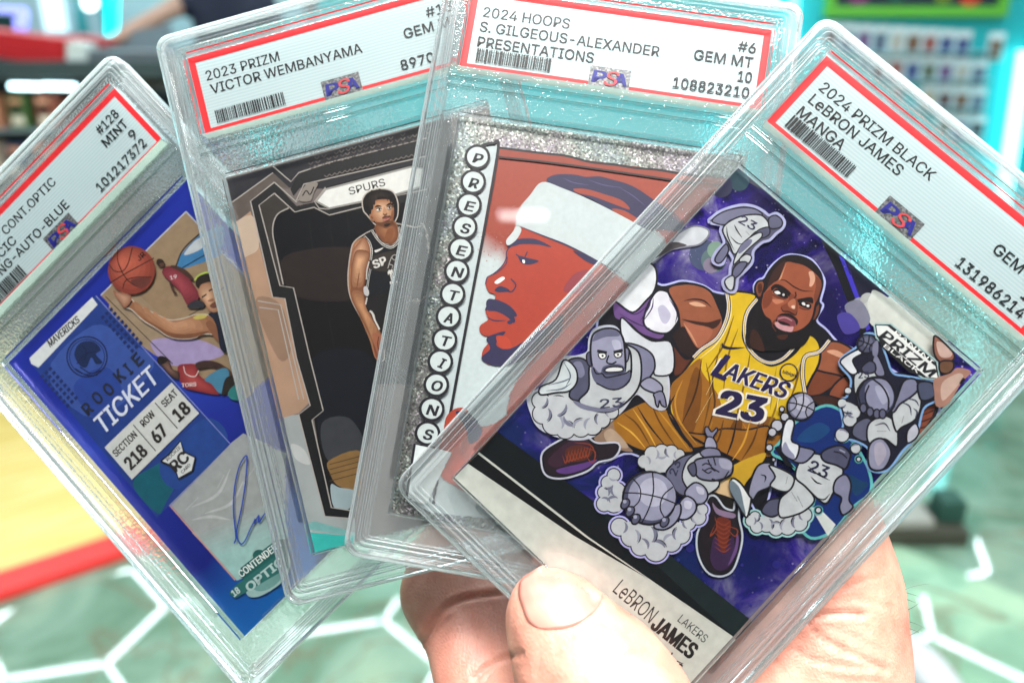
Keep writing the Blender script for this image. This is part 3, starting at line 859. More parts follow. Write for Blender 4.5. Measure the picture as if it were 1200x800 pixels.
# shoes
s.begin('player_shoe', FOILINK)
def shoe(P1, P2, halo, tone, lace):
    s.line(P1, 6.5, halo, closed=True); s.shape(P1, tone, 2.4)
    for q, c in P2: s.fill(q, c)
    for q in lace: s.line(q, 1.5, '#8a3b22', taper=True)
sh1 = B((140, 770), (150, 720), (230, 670), (290, 640), (330, 660), (380, 690), (470, 690), (450, 740), (380, 760), (330, 800), (230, 830), (160, 820))
shoe(sh1, [(B((160, 760), (230, 690), (300, 660), (350, 690), (300, 750), (200, 790)), '#3a2030'), (B((200, 800), (320, 770), (380, 755), (330, 795), (240, 820)), '#5d3a7d'), (B((240, 710), (300, 690), (360, 720), (320, 760), (250, 760)), '#54281f')], '#c6c8d6', '#251820',
     [B((225 + i * 14, 735 - i * 4), (240 + i * 14, 770 - i * 4), (255 + i * 14, 715 - i * 3)) for i in range(8)] + [B((320, 700), (370, 720), (360, 770), (330, 740)), B((280, 680), (350, 690), (375, 740))])
sh2 = C((575, 480), (600, 470), (640, 520), (690, 530), (700, 480), (700, 560), (715, 640), (700, 720), (670, 790), (620, 810), (570, 790), (535, 720), (530, 640), (555, 570))
shoe(sh2, [(C((600, 640), (640, 700), (680, 640), (690, 720), (660, 780), (610, 790), (580, 740)), '#3b2348'), (C((660, 770), (690, 690), (700, 620), (708, 660), (695, 720)), '#6a4a80'), (C((590, 490), (620, 520), (690, 540), (680, 560), (610, 540)), '#8a7490'), (C((610, 560), (670, 570), (660, 660), (640, 710), (615, 660)), '#6b2a1c')], '#c6cdd8', '#1f161c',
     [C((600, 565 + i * 20), (640, 590 + i * 20), (672, 570 + i * 20)) for i in range(7)] + [C((600, 590), (580, 640), (610, 600), (600, 550)), C((640, 590), (700, 610), (690, 640), (650, 600))])

# ---- small grey figures
G1, G2, G3, W1 = '#7e7e98', '#525269', '#a4a4b8', '#bfc3c5'
s.begin('diving_figure', FOILINK)
U = Q(820, 220, 6.667)
sil = U((85, 265), (100, 240), (180, 185), (320, 145), (420, 155), (490, 190), (540, 225), (600, 210), (650, 260), (640, 310), (590, 350), (540, 400), (480, 420), (410, 490), (400, 580), (340, 650), (290, 700), (270, 800), (210, 790), (190, 730), (240, 690), (250, 620), (270, 560), (230, 490), (200, 500), (170, 590), (110, 570), (140, 500), (200, 430), (170, 330), (200, 290))
s.line(sil, 6, '#a9abd0', closed=True); s.fill(sil, G2)
s.shape(U((95, 260), (180, 190), (320, 155), (430, 165), (490, 210), (400, 220), (250, 250), (190, 290)), '#73738c', 1.6)
s.shape(U((210, 280), (300, 230), (400, 210), (490, 220), (545, 290), (530, 340), (450, 340), (390, 390), (320, 470), (270, 520), (230, 440), (180, 340)), W1, 1.8)
s.shape(U((540, 240), (590, 215), (640, 250), (640, 300), (590, 320), (545, 310)), '#5d5d75', 1.6)
s.shape(U((480, 320), (540, 310), (545, 360), (500, 390), (440, 390), (440, 350)), G2, 1.5)
s.shape(U((340, 430), (420, 370), (480, 350), (480, 390), (400, 460), (340, 520), (300, 570), (265, 600), (270, 560), (300, 490)), W1, 1.5)
s.fill(U((330, 440), (380, 405), (410, 410), (390, 450), (320, 510), (300, 500)), '#6c6c86')
s.shape(U((310, 560), (360, 520), (405, 540), (380, 590), (330, 590)), W1, 1.5)
s.shape(U((270, 620), (320, 580), (370, 590), (320, 670), (265, 710), (255, 670)), '#62627c', 1.6)
s.shape(U((195, 730), (240, 690), (270, 700), (260, 790), (225, 795)), W1, 1.5)
s.shape(U((120, 560), (150, 500), (205, 440), (225, 490), (180, 570), (140, 590)), '#6a6a84', 1.6)
s.text('23', (820 + 300 / 6.667, 220 + 270 / 6.667), (820 + 420 / 6.667, 220 + 335 / 6.667), 1.8, '#3a3a52', .02)
for q in (((270, 290), (290, 330), (330, 390)), ((240, 380), (290, 430), (340, 440)), ((360, 340), (390, 370)), ((210, 300), (220, 380), (270, 490))): s.line(U(*q), 1.3, K, taper=True)

s.begin('flying_figure', FOILINK)
Lm = Q(620, 370, 4.444)
sil = Lm((0, 420), (60, 380), (120, 300), (180, 225), (250, 215), (310, 190), (320, 120), (350, 70), (440, 60), (490, 110), (600, 150), (660, 200), (720, 330), (710, 470), (650, 470), (560, 400), (480, 490), (400, 560), (310, 630), (180, 630), (60, 580), (15, 500))
s.line(sil, 4.5, '#c3c6d4', closed=True); s.fill(sil, W1)
s.shape(Lm((480, 10), (560, 80), (640, 130), (740, 140), (750, 290), (660, 310), (640, 260), (560, 160), (490, 130)), '#d6dadf', 2)
puff(s, [(620 + x / 4.444, 370 + y / 4.444, r / 4.444) for x, y, r in ((60, 440, 45), (70, 510, 52), (130, 560, 60), (190, 590, 50), (150, 470, 55), (230, 520, 62), (270, 580, 50), (330, 570, 50), (380, 540, 42), (430, 500, 36))],
     Lm((60, 440), (170, 420), (420, 490), (380, 550), (270, 580), (130, 560)))
s.shape(Lm((500, 150), (570, 155), (640, 200), (655, 270), (620, 330), (580, 360), (560, 250)), G1, 2)
s.shape(Lm((580, 350), (630, 320), (690, 360), (690, 400), (650, 400), (600, 380)), '#9797ae', 1.8)
s.shape(Lm((650, 405), (695, 395), (715, 470), (690, 465), (680, 440), (672, 475), (660, 460), (655, 430)), G1, 1.6)
s.shape(Lm((200, 240), (270, 220), (320, 270), (310, 380), (270, 440), (210, 420), (230, 330)), G2, 2)
s.fill(Lm((230, 250), (270, 240), (290, 300), (260, 320)), G1)
s.shape(Lm((60, 370), (140, 330), (180, 230), (240, 270), (250, 340), (210, 390), (140, 400), (60, 410)), '#cfd6d8', 2)
for q in (((180, 240), (215, 310), (190, 370)), ((100, 360), (180, 340), (220, 320)), ((90, 390), (170, 380), (220, 350))): s.line(Lm(*q), 1.6, '#5d6a78', taper=True)
s.shape(Lm((260, 440), (310, 380), (320, 260), (420, 380), (520, 340), (530, 200), (500, 150), (570, 190), (585, 300), (560, 390), (480, 470), (400, 500), (300, 480)), W1, 2.2)
s.fill(Lm((230, 440), (320, 470), (420, 480), (500, 440), (450, 490), (370, 500), (270, 480)), '#77778e')
s.text('23', (620 + 372 / 4.444, 370 + 482 / 4.444), (620 + 488 / 4.444, 370 + 472 / 4.444), 1.9, '#3c3c54', .02)
s.shape(Lm((325, 190), (300, 200), (305, 250), (330, 260)), G2, 1.6); s.shape(Lm((500, 170), (520, 180), (515, 230), (495, 240)), G1, 1.6)
s.shape(Lm((322, 140), (340, 90), (400, 65), (460, 75), (490, 120), (500, 200), (500, 280), (470, 340), (400, 345), (340, 290), (322, 220)), '#9a9ab2', 2.4)
s.fill(Lm((330, 130), (350, 90), (400, 70), (455, 80), (470, 105), (400, 110), (345, 130)), '#666680')
s.fill(Lm((430, 130), (470, 130), (480, 170), (450, 180)), '#b6b6ca')
s.fill(Lm((330, 260), (370, 300), (385, 265), (440, 250), (490, 260), (505, 300), (528, 290), (520, 340), (480, 375), (420, 380), (350, 350), (325, 300)), '#5e5e78')
s.line(Lm((335, 270), (350, 300), (380, 300), (400, 320), (440, 315), (500, 300), (528, 285), (525, 330), (480, 375), (420, 382), (350, 350)), 1.6, K)
s.fill(Lm((385, 275), (440, 255), (490, 265), (485, 300), (400, 305)), '#3e3e54')
s.shape(Lm((400, 275), (440, 265), (485, 270), (480, 288), (405, 292)), '#e6e7e4', 1.4)
s.shape(Lm((362, 195), (395, 195), (400, 215), (380, 225), (365, 215)), '#efefe8', 1.3); s.shape(Lm((445, 195), (480, 190), (480, 210), (460, 218), (447, 210)), '#efefe8', 1.3)
s.circle(620 + 383 / 4.444, 370 + 208 / 4.444, 1.3, K); s.circle(620 + 463 / 4.444, 370 + 202 / 4.444, 1.3, K)
s.line(Lm((355, 182), (405, 192)), 3.2, K, False); s.line(Lm((440, 190), (488, 178)), 3.2, K, False)
s.line(Lm((415, 205), (405, 240), (430, 250), (455, 238)), 1.8, K)

s.begin('dribbling_figure', FOILINK)
Bm = Q(690, 500, 4.444)
puff(s, [(690 + x / 4.444, 500 + y / 4.444, r / 4.444) for x, y, r in ((330, 140, 40), (290, 180, 36), (380, 130, 40), (430, 130, 36), (470, 145, 30))], Bm((290, 200), (330, 150), (460, 150), (440, 220), (320, 240)))
puff(s, [(690 + x / 4.444, 500 + y / 4.444, r / 4.444) for x, y, r in ((130, 250, 34), (100, 290, 36), (80, 340, 34), (80, 400, 40), (130, 400, 46), (150, 330, 40))], Bm((90, 300), (160, 290), (170, 430), (80, 420)), halo='#b7b4ec')
puff(s, [(690 + x / 4.444, 500 + y / 4.444, r / 4.444) for x, y, r in ((160, 520, 46), (220, 570, 52), (270, 620, 50), (350, 640, 60), (430, 600, 50), (480, 560, 48), (520, 500, 36), (570, 470, 40), (590, 430, 30), (400, 560, 60), (300, 560, 60))], Bm((170, 500), (500, 500), (500, 580), (360, 660), (240, 600)), halo='#b7b4ec')
s.shape(Bm((400, 250), (440, 190), (500, 150), (580, 140), (640, 200), (600, 330), (500, 360), (440, 320)), '#66667e', 2)
s.shape(Bm((500, 200), (540, 150), (600, 140), (680, 280), (640, 340), (560, 360), (490, 280)), W1, 1.8)
s.text('23', (690 + 455 / 4.444, 500 + 255 / 4.444), (690 + 480 / 4.444, 500 + 185 / 4.444), 1.6, '#2c2c44', .02)
s.shape(Bm((610, 40), (605, 5), (620, 0), (640, 25), (665, 5), (670, 20), (650, 50), (650, 80)), G1, 1.6)
s.shape(Bm((605, 110), (615, 55), (650, 60), (665, 110)), '#9a9ab0', 1.6)
s.shape(Bm((580, 140), (610, 110), (670, 115), (690, 150), (650, 180)), G1, 1.8)
s.shape(Bm((550, 180), (600, 160), (700, 155), (745, 180), (745, 240), (700, 270), (640, 280), (580, 270), (555, 240)), '#7d7d96', 2.2)
s.fill(Bm((680, 165), (740, 180), (740, 220), (690, 210)), '#a5a5bb')
s.shape(Bm((515, 210), (550, 185), (560, 240), (540, 255)), G2, 1.8)
for q in (((590, 200), (610, 190), (640, 200)), ((600, 230), (630, 215), (660, 230)), ((620, 170), (640, 210), (680, 235)), ((590, 220), (620, 240), (640, 230)), ((650, 160), (660, 200)), ((640, 270), (690, 280), (730, 230))): s.line(Bm(*q), 1.5, K)
s.shape(Bm((500, 340), (550, 290), (600, 310), (620, 360), (590, 400), (530, 390)), '#9a9ab2', 2)
s.shape(Bm((470, 400), (510, 360), (555, 390), (555, 440), (510, 480), (460, 470)), '#a3a3ba', 2)
s.fill(Bm((560, 310), (595, 320), (600, 350), (570, 345)), '#c3c3d3'); s.fill(Bm((500, 385), (535, 390), (530, 425), (500, 420)), '#c9c9d8')
s.shape(Bm((340, 510), (460, 400), (480, 440), (450, 500), (390, 535)), '#9494ac', 2)
bx_, by_ = 690 + 315 / 4.444, 500 + 370 / 4.444
ball(s, bx_, by_, 31, .2, '#9797ae', '#b9b9cb', '#4a4a62', 2.4)
for x, y in ((190, 400), (215, 440), (245, 480), (395, 495)):
    s.circle(690 + x / 4.444, 500 + y / 4.444, 4.4, '#5a5a72', 1.8, ry=6.5, rot=.6); s.circle(690 + (x - 3) / 4.444, 500 + (y - 12) / 4.444, 2.2, '#a9a9be')

s.begin('reclining_figure', FOILINK)
Rm = Q(860, 450, 4.444)
sky2 = Rm((480, 110), (600, 180), (560, 260), (620, 300), (700, 440), (711, 560), (620, 640), (520, 760), (400, 800), (330, 700), (420, 600), (300, 420), (200, 360), (240, 300), (320, 200))
s.fill(sky2, '#0e2a6e'); s.line(sky2, 3.0, '#5fb6b4', closed=True)
s.fill(Rm((380, 230), (450, 200), (500, 240), (420, 300), (330, 290)), '#154478'); s.fill(Rm((600, 470), (660, 500), (700, 520), (640, 580), (610, 540)), '#123a5e')
s.fill(Rm((400, 640), (440, 640), (530, 730), (490, 790)), '#d4d8d4', False); s.fill(Rm((210, 330), (230, 320), (320, 440), (270, 420)), '#0d0d18', False)
puff(s, [(860 + x / 4.444, 450 + y / 4.444, r / 4.444) for x, y, r in ((90, 710, 30), (120, 740, 34), (170, 730, 40), (220, 750, 38), (280, 740, 44), (340, 720, 44), (370, 680, 36), (110, 690, 28))], Rm((100, 700), (240, 680), (380, 670), (340, 740), (150, 750)), halo='#9fd0cf')
for x, y, r in ((265, 170, 22), (225, 215, 30), (200, 250, 22), (185, 330, 18), (207, 392, 10), (250, 130, 14)): s.circle(860 + x / 4.444, 450 + y / 4.444, r / 4.444, '#b9bbc6', 1.6)
s.shape(Rm((150, 640), (190, 600), (260, 600), (250, 660), (200, 690), (150, 670)), G2, 2)
s.shape(Rm((240, 600), (300, 540), (310, 480), (380, 540), (420, 600), (380, 650), (320, 680), (240, 690)), W1, 2)
s.shape(Rm((75, 560), (120, 430), (190, 410), (220, 460), (190, 530), (130, 560), (100, 600)), '#8f8fa6', 2.2)
s.shape(Rm((185, 420), (300, 470), (310, 520), (270, 560), (190, 530), (215, 480)), W1, 2)
s.shape(Rm((0, 490), (40, 520), (80, 580), (90, 600), (70, 690), (40, 660), (-10, 570), (-20, 510)), '#dfe2e2', 2.2)
s.fill(Rm((-15, 500), (30, 540), (50, 620), (60, 680), (20, 620), (-20, 550)), '#6c7a86')
s.shape(Rm((320, 480), (350, 390), (420, 360), (500, 390), (570, 450), (520, 560), (480, 620), (430, 590), (370, 530)), W1, 2.2)
s.shape(Rm((305, 390), (320, 330), (370, 330), (420, 350), (380, 400), (340, 410)), G1, 2)
s.shape(Rm((245, 330), (260, 220), (285, 180), (315, 200), (300, 290), (340, 320), (320, 390), (270, 370)), '#d9dce0', 2)
s.fill(Rm((250, 340), (268, 300), (290, 340), (315, 370), (310, 390), (270, 370)), '#8d8da6')
s.shape(Rm((455, 360), (500, 330), (560, 320), (605, 360), (600, 400), (580, 440), (530, 420), (470, 400)), '#4f4f68', 2.2)
s.line(Rm((520, 350), (560, 360), (590, 385)), 1.4, K); s.line(Rm((550, 340), (580, 355)), 1.6, '#9a9ab0')
s.shape(Rm((520, 560), (530, 500), (580, 470), (610, 520), (600, 600), (620, 640), (570, 680), (550, 640), (560, 590)), '#85859e', 2)
s.text('23', (860 + 385 / 4.444, 450 + 450 / 4.444), (860 + 478 / 4.444, 450 + 490 / 4.444), 2.4, '#2c2c48', .02)
for q in (((385, 425), (440, 470), (500, 500)), ((400, 480), (430, 510), (460, 520)), ((300, 560), (330, 610)), ((330, 580), (360, 640)), ((280, 480), (270, 520)), ((140, 470), (165, 480), (160, 510)), ((430, 590), (470, 600), (500, 570))): s.line(Rm(*q), 1.6, K, taper=True)
ball(s, 860 + 348 / 4.444, 450 + 116 / 4.444, 16, .3, '#9a9ab0', '#bcbccc', '#6b6b83', 2.2)
for x, y, r in ((570, 265, 32), (635, 330, 22), (440, 655, 16), (650, 390, 13)): s.circle(860 + x / 4.444, 450 + y / 4.444, r / 4.444 + 2, '#57a8a8'); s.circle(860 + x / 4.444, 450 + y / 4.444, r / 4.444, '#c4c6cc', 1.7)

s.begin('dunking_figure', FOILINK)
Pm = Q(960, 370, 4.444)
halo = Pm((205, 160), (240, 100), (300, 110), (340, 200), (380, 300), (460, 320), (600, 350), (610, 430), (540, 480), (500, 620), (430, 700), (350, 800), (260, 790), (260, 690), (170, 640), (90, 640), (130, 570), (110, 450), (150, 420), (170, 330), (110, 240))
s.line(halo, 4.5, '#7fa8d8', closed=True); s.fill(halo, '#1a1a2c')
s.shape(Pm((180, 330), (210, 290), (300, 290), (330, 340), (300, 420), (200, 430)), W1, 1.8)
s.shape(Pm((110, 235), (160, 195), (220, 170), (225, 195), (175, 230), (200, 290), (170, 305), (130, 270)), '#d7dade', 2)
s.shape(Pm((280, 220), (300, 200), (335, 270), (340, 310), (300, 310), (280, 260)), G1, 1.8)
s.shape(Pm((220, 270), (260, 235), (290, 250), (290, 290), (240, 300)), '#4f4f68', 1.8)
ball(s, 960 + 246 / 4.444, 370 + 147 / 4.444, 11, .4, '#4f5068', '#6b6c84', '#34344a', 2)
s.fill(Pm((280, 150), (305, 130), (305, 200), (280, 205)), G1)
s.text('23', (960 + 205 / 4.444, 370 + 325 / 4.444), (960 + 260 / 4.444, 370 + 322 / 4.444), 1.3, '#2c2c48', .02)
puff(s, [(960 + x / 4.444, 370 + y / 4.444, r / 4.444) for x, y, r in ((120, 455, 24), (150, 480, 30), (180, 500, 36), (160, 540, 36), (150, 390, 18), (120, 620, 36), (190, 690, 26))], Pm((130, 450), (200, 480), (180, 560), (140, 540)))
s.shape(Pm((170, 610), (190, 560), (250, 530), (280, 570), (250, 650), (200, 640)), '#5a5b72', 2)
s.shape(Pm((250, 640), (260, 560), (340, 520), (400, 560), (410, 640), (400, 680), (340, 640), (280, 670)), W1, 2)
s.shape(Pm((380, 500), (440, 420), (520, 390), (530, 470), (500, 540), (430, 580), (400, 600)), W1, 2.2)
s.shape(Pm((255, 700), (280, 650), (330, 640), (370, 690), (370, 740), (330, 800), (265, 790)), '#8d8da4', 2.2)
s.fill(Pm((290, 670), (330, 660), (350, 720), (310, 780), (290, 740)), '#a9a2b2')
s.shape(Pm((370, 490), (400, 440), (440, 340), (500, 330), (515, 380), (480, 420), (420, 460), (390, 500)), '#7e7e98', 2.2)
s.shape(Pm((515, 350), (580, 345), (605, 380), (600, 420), (560, 440), (525, 430)), '#4a5068', 2.2)
s.shape(Pm((460, 600), (500, 560), (520, 600), (500, 640), (460, 660)), '#b9bac6', 1.8)
for q in (((430, 450), (470, 470), (480, 520)), ((450, 430), (500, 440), (520, 470)), ((290, 570), (340, 560), (370, 600)), ((300, 600), (350, 600)), ((440, 520), (430, 560)), ((490, 480), (510, 500), (500, 530))): s.line(Pm(*q), 1.7, '#3c3c54', taper=True)
s.circle(960 + 296 / 4.444, 370 + 425 / 4.444, 23, '#3a3b54', 2.4, ry=24)
s.fill(Pm((250, 450), (240, 370), (290, 330), (350, 340), (385, 400), (380, 460), (340, 495), (290, 490)), '#8a8ba4')
s.fill(Pm((290, 370), (340, 370), (365, 420), (330, 460)), '#a4a5ba')
s.line(Pm((275, 325), (330, 370), (360, 430), (360, 490)), 2, K); s.line(Pm((260, 360), (240, 420), (260, 500)), 1.8, K); s.line(Pm((230, 350), (205, 400), (215, 470)), 1.6, K)
for x, y in ((265, 500), (300, 510), (330, 510), (230, 480)): s.circle(960 + x / 4.444, 370 + y / 4.444, 4, '#5e5e78', 1.7, ry=5.5)

s.begin('brand_badge', INK)
s.line(Pm((290, 45), (370, 45), (610, 240), (625, 330), (540, 320), (300, 110)), 3.5, '#9ab8b8', False, True)
s.fill(Pm((290, 45), (370, 45), (610, 240), (625, 330), (540, 320), (300, 110)), '#101116', False)
s.fill(Pm((297, 50), (355, 52), (605, 262), (618, 324), (560, 318), (304, 100)), '#d8dad8', False)
s.fill(Pm((300, 104), (330, 118), (558, 320), (470, 295), (330, 165)), '#101116', False)
s.text('PRIZM', (960 + 314 / 4.444, 370 + 108 / 4.444), (960 + 575 / 4.444, 370 + 318 / 4.444), 1.9, '#14151b', .03, .2)
s.text('PANINI', (960 + 388 / 4.444, 370 + 88 / 4.444), (960 + 585 / 4.444, 370 + 248 / 4.444), .72, '#eeeeec', .01, .2)
s.text('BLACK', (960 + 333 / 4.444, 370 + 160 / 4.444), (960 + 512 / 4.444, 370 + 300 / 4.444), .78, '#eeeeec', .005, .1)
s.begin('raised_knee', FOILINK)
s.shape(Pm((595, 130), (610, 105), (690, 180), (705, 215), (680, 240), (630, 240), (600, 200)), '#8b5a49', 2)
s.fill(Pm((610, 140), (640, 140), (690, 190), (680, 215), (630, 210)), '#c4a79c')
s.shape(Pm((630, 240), (690, 235), (700, 270), (670, 300), (630, 290)), '#6d4c38', 1.8)
s.fill(Pm((600, 330), (680, 300), (720, 270), (790, 290), (740, 350), (670, 460), (610, 470), (600, 400)), '#a3796a')
s.fill(Pm((640, 350), (720, 300), (750, 320), (690, 400), (640, 440)), '#c0a598')
s.line(Pm((735, 355), (755, 325)), 3, '#15100f')
s.flush()

# ------------------------------------------------------------------ third card: orange portrait, glitter border
def glitter_material():
    m, nt, b, o = mat('glitter_foil')
    L = nt.links.new
    tc = N(nt, 'ShaderNodeTexCoord')
    v = N(nt, 'ShaderNodeTexVoronoi', i_Scale=2600.0); L(tc.outputs['Object'], v.inputs['Vector'])
    sp = N(nt, 'ShaderNodeSeparateColor'); L(v.outputs['Color'], sp.inputs[0])
    hs = N(nt, 'ShaderNodeHueSaturation'); hs.inputs['Color'].default_value = (.45, .62, .60, 1); hs.inputs['Saturation'].default_value = 1.0
    nl = N(nt, 'ShaderNodeTexNoise', i_Scale=60.0, i_Detail=1.0); L(tc.outputs['Object'], nl.inputs['Vector'])  # slow hue drift puts the foil's rainbow diffraction into the base colour
    hm = N(nt, 'ShaderNodeMath', operation='MULTIPLY_ADD'); L(nl.outputs[0], hm.inputs[0]); hm.inputs[1].default_value = 2.2
    hk = N(nt, 'ShaderNodeMath', operation='MULTIPLY'); L(sp.outputs[1], hk.inputs[0]); hk.inputs[1].default_value = .4; L(hk.outputs[0], hm.inputs[2])
    hf = N(nt, 'ShaderNodeMath', operation='FRACT'); L(hm.outputs[0], hf.inputs[0]); L(hf.outputs[0], hs.inputs['Hue'])
    r = ramp(nt, [(0, (.08, .085, .09)), (.45, (.20, .21, .22)), (.8, (.27, .29, .30)), (.95, (.5, .53, .55)), (1, (.8, .8, .8))])
    L(sp.outputs[0], r.inputs[0])
    mx = N(nt, 'ShaderNodeMix', data_type='RGBA'); mx.blend_type = 'COLOR'; mx.inputs[0].default_value = .42
    L(r.outputs[0], mx.inputs[6]); L(hs.outputs[0], mx.inputs[7]); L(mx.outputs[2], b.inputs['Base Color'])
    bp = N(nt, 'ShaderNodeBump', i_Strength=.7, i_Distance=.0004); L(sp.outputs[2], bp.inputs['Height']); L(bp.outputs[0], b.inputs['Normal'])
    b.inputs['Metallic'].default_value = .6; b.inputs['Roughness'].default_value = .3
    return m
GLITTER = glitter_material()

S3, L3, C3 = new_slab(3, 'slab with glittering silver border and orange portrait card in a white headband')
print_label(3, L3, [('2024 HOOPS', -30.7, -10.9, 55.2), ('S. GILGEOUS-ALEXANDER', -30.9, 10.0, 51.7), ('PRESENTATIONS', -30.8, -4.3, 48.1)],
            [('#6', 27.2, 31.1, 55.6), ('GEM MT', 17.8, 30.9, 52.2), ('10', 28.1, 31.1, 48.7), ('108823210', 14.1, 31.0, 45.1)], 6)
s = Sheet(3, C3, clip=CLIP, dz=.003)
s.begin('glitter_border', GLITTER); s.rect(*CLIP, '#9a9fa0')
E3 = Q(480, 130, 3.334); F3 = Q(420, 350, 3.334)
s.begin('orange_panel', INK)
s.fill([(566, 172), (583, 171), (552, 350), (525, 497), (505, 600), (486, 590), (500, 500), (540, 290), (560, 180)], '#aebabc', False)
s.fill([(583, 172), (640, 179), (690, 189), (740, 196), (800, 203), (1000, 240), (960, 640), (505, 600), (525, 497), (552, 350)], '#b0bcbd', False)
# the upper part is sprayed orange and fades out to the left of the face
OG = lin('#8d3826'); PL = lin('#b0bcbd')
top = [(583, 172), (690, 189), (800, 203), (1000, 240)]
s.fill(top + [(980, 420), (640, 360), (590, 285), (566, 268)], '#8d3826', False)
s.up()
bx = [(566, 268), (590, 285), (640, 360), (980, 420)]; by = [(561, 303), (583, 305), (620, 400), (970, 480)]
for i in range(3):
    P = [px2mm(3, *p, s.z) for p in (bx[i], bx[i + 1], by[i + 1], by[i])]
    s.raw(P, [OG, OG, PL, PL])
rr = random.Random(11)
for _ in range(110):
    x = rr.uniform(560, 600); y = 262 + abs(rr.gauss(0, 20)) + 8
    s.circle(x, y, rr.choice((.3, .4, .6)), rr.choice(('#8d3826', '#9c5646', '#a87a6e')))
s.fill([(583, 172), (690, 188), (800, 202), (900, 220), (900, 232), (800, 212), (690, 197), (584, 183)], '#863524', False)
s.begin('panel_outline', INK)
s.line([(560, 173), (568, 169.5), (578, 168), (584, 173), (569, 262), (552, 352), (525, 499), (508, 590)], 3.4, K)
s.line([(584, 173), (610, 176.5), (640, 180), (665, 183), (692, 190), (720, 193), (745, 197), (770, 199), (800, 204), (840, 210), (900, 220)], 2.8, K)
s.line([(585, 184), (640, 190), (700, 198), (800, 213), (900, 230)], 2.4, '#2a1718')
s.begin('portrait', INK)
FR, NV = '#98321e', '#231f44'
# neck and shoulder
s.fill([(640, 400), (760, 320), (900, 300), (900, 560), (760, 560), (600, 500)], FR)
s.fill([(526, 484), (545, 478), (570, 500), (640, 470), (640, 600), (520, 560), (520, 505)], '#943522')
s.fill([(534, 482), (552, 486), (566, 505), (552, 520), (545, 500)], NV)
# face
face = [(608, 266), (602, 284), (594, 294), (593, 303), (588, 312), (578, 321), (571, 325), (569, 333), (573, 342), (580, 345), (579, 352), (571, 358), (569, 366), (572, 374), (563, 381), (562, 388), (567, 393), (575, 395), (572, 402), (566, 410), (565, 420), (574, 427), (592, 426), (612, 416), (640, 400), (700, 400), (800, 330), (800, 250), (700, 250), (640, 250)]
s.fill(face, FR)
s.line(face[:8], 1.3, NV)
# beard and moustache
s.fill(F3((500, 10), (520, 0), (560, 20), (610, 75), (605, 95), (580, 70), (540, 50), (505, 45)), NV)
s.fill(E3((330, 735), (390, 760), (420, 800), (380, 800), (330, 770), (296, 780), (305, 755)), NV)
s.fill(F3((500, 155), (540, 135), (575, 130), (540, 170), (550, 190), (590, 195), (640, 170), (700, 130), (760, 90), (800, 60), (780, 150), (700, 210), (600, 255), (540, 262), (490, 245), (483, 225), (515, 195)), NV)
s.line(F3((500, 70), (530, 85), (580, 85)), 1.6, NV, taper=True); s.circle(420 + 592 / 3.334, 350 + 92 / 3.334, 3.2, NV, ry=2.2)
s.fill(F3((540, 145), (580, 150), (600, 190), (560, 195), (545, 175)), '#a6361f')
# eye, brow, nose
s.fill(E3((382, 525), (410, 505), (450, 498), (500, 503), (555, 532), (500, 522), (440, 520), (400, 530)), NV)
s.line(E3((415, 560), (445, 575), (460, 550)), 1.4, NV); s.fill(E3((425, 566), (460, 574), (505, 586), (470, 600), (438, 594)), NV)
s.fill(E3((440, 582), (449, 583), (450, 594), (443, 593)), '#e4e8e6')
s.fill(E3((332, 668), (360, 648), (372, 655), (345, 675)), '#d9dcda')
s.fill(E3((332, 700), (350, 685), (375, 690), (390, 703), (350, 708)), NV); s.line(E3((395, 655), (415, 680), (400, 705), (380, 703)), 1.5, NV)
s.line(E3((318, 640), (340, 632), (375, 600), (382, 570)), 1.0, NV)
s.fill(E3((640, 640), (690, 620), (720, 640), (700, 690), (650, 710), (600, 700)), '#7e2f38')
# hair
s.fill(E3((535, 270), (560, 252), (600, 247), (650, 250), (690, 258), (740, 256), (790, 268), (850, 285), (900, 310), (950, 345), (1000, 380), (1080, 470), (900, 460), (840, 420), (780, 385), (720, 350), (650, 320), (570, 300)), NV)
s.fill(E3((640, 305), (690, 305), (760, 325), (830, 350), (860, 385), (800, 365), (720, 335), (660, 322)), '#8d3826')
s.fill(E3((790, 385), (840, 390), (900, 430), (860, 435)), '#8d3826')
for q in (((600, 262), (640, 280), (700, 290)), ((700, 270), (760, 290), (830, 300)), ((820, 300), (870, 330), (920, 370))): s.line(E3(*q), 1.1, '#4d4670', taper=True)
# headband
s.fill(E3((415, 440), (430, 380), (470, 330), (518, 278), (600, 303), (700, 345), (800, 395), (900, 450), (1000, 520), (900, 690), (735, 585), (620, 525), (520, 485), (430, 450)), '#aeb9ba')
s.line(E3((420, 446), (520, 487), (620, 527), (735, 587), (840, 650)), 2.0, NV, taper=True)
s.fill(E3((430, 452), (436, 470), (415, 505), (385, 525), (378, 505), (405, 470), (415, 450)), '#b4bebf')
s.fill(E3((640, 545), (735, 588), (720, 600), (680, 580)), NV)
for (x, y), ch in zip([(559.4, 184), (554.6, 213), (549.6, 240), (544.6, 266), (540, 292), (535.3, 317.5), (530.4, 344.5), (525.6, 371), (521, 398), (516, 423.5), (511.3, 450.5), (506, 479), (501, 507.5)], 'PRESENTATIONS'):
    s.begin('letter_badge', INK)
    s.circle(x, y, 13.6, '#b6c0c0', 3.2, K, ry=13.2)
    half = {'I': 2.2, 'T': 5, 'N': 5.5, 'O': 5.8}.get(ch, 4.6)
    s.text(ch, (x - half - 1, y + 6.2), (x + half - 1, y + 8), 2.15, K, .03, .18)
s.begin('logo_box', INK)
s.fill([(486, 520), (500, 522), (530, 530), (500, 590), (476, 585)], '#c8d0d0', False)
s.line([(476, 585), (486, 520), (510, 524)], 3, K, False); s.line([(474, 583), (482, 586)], 3, K, False)
s.flush()

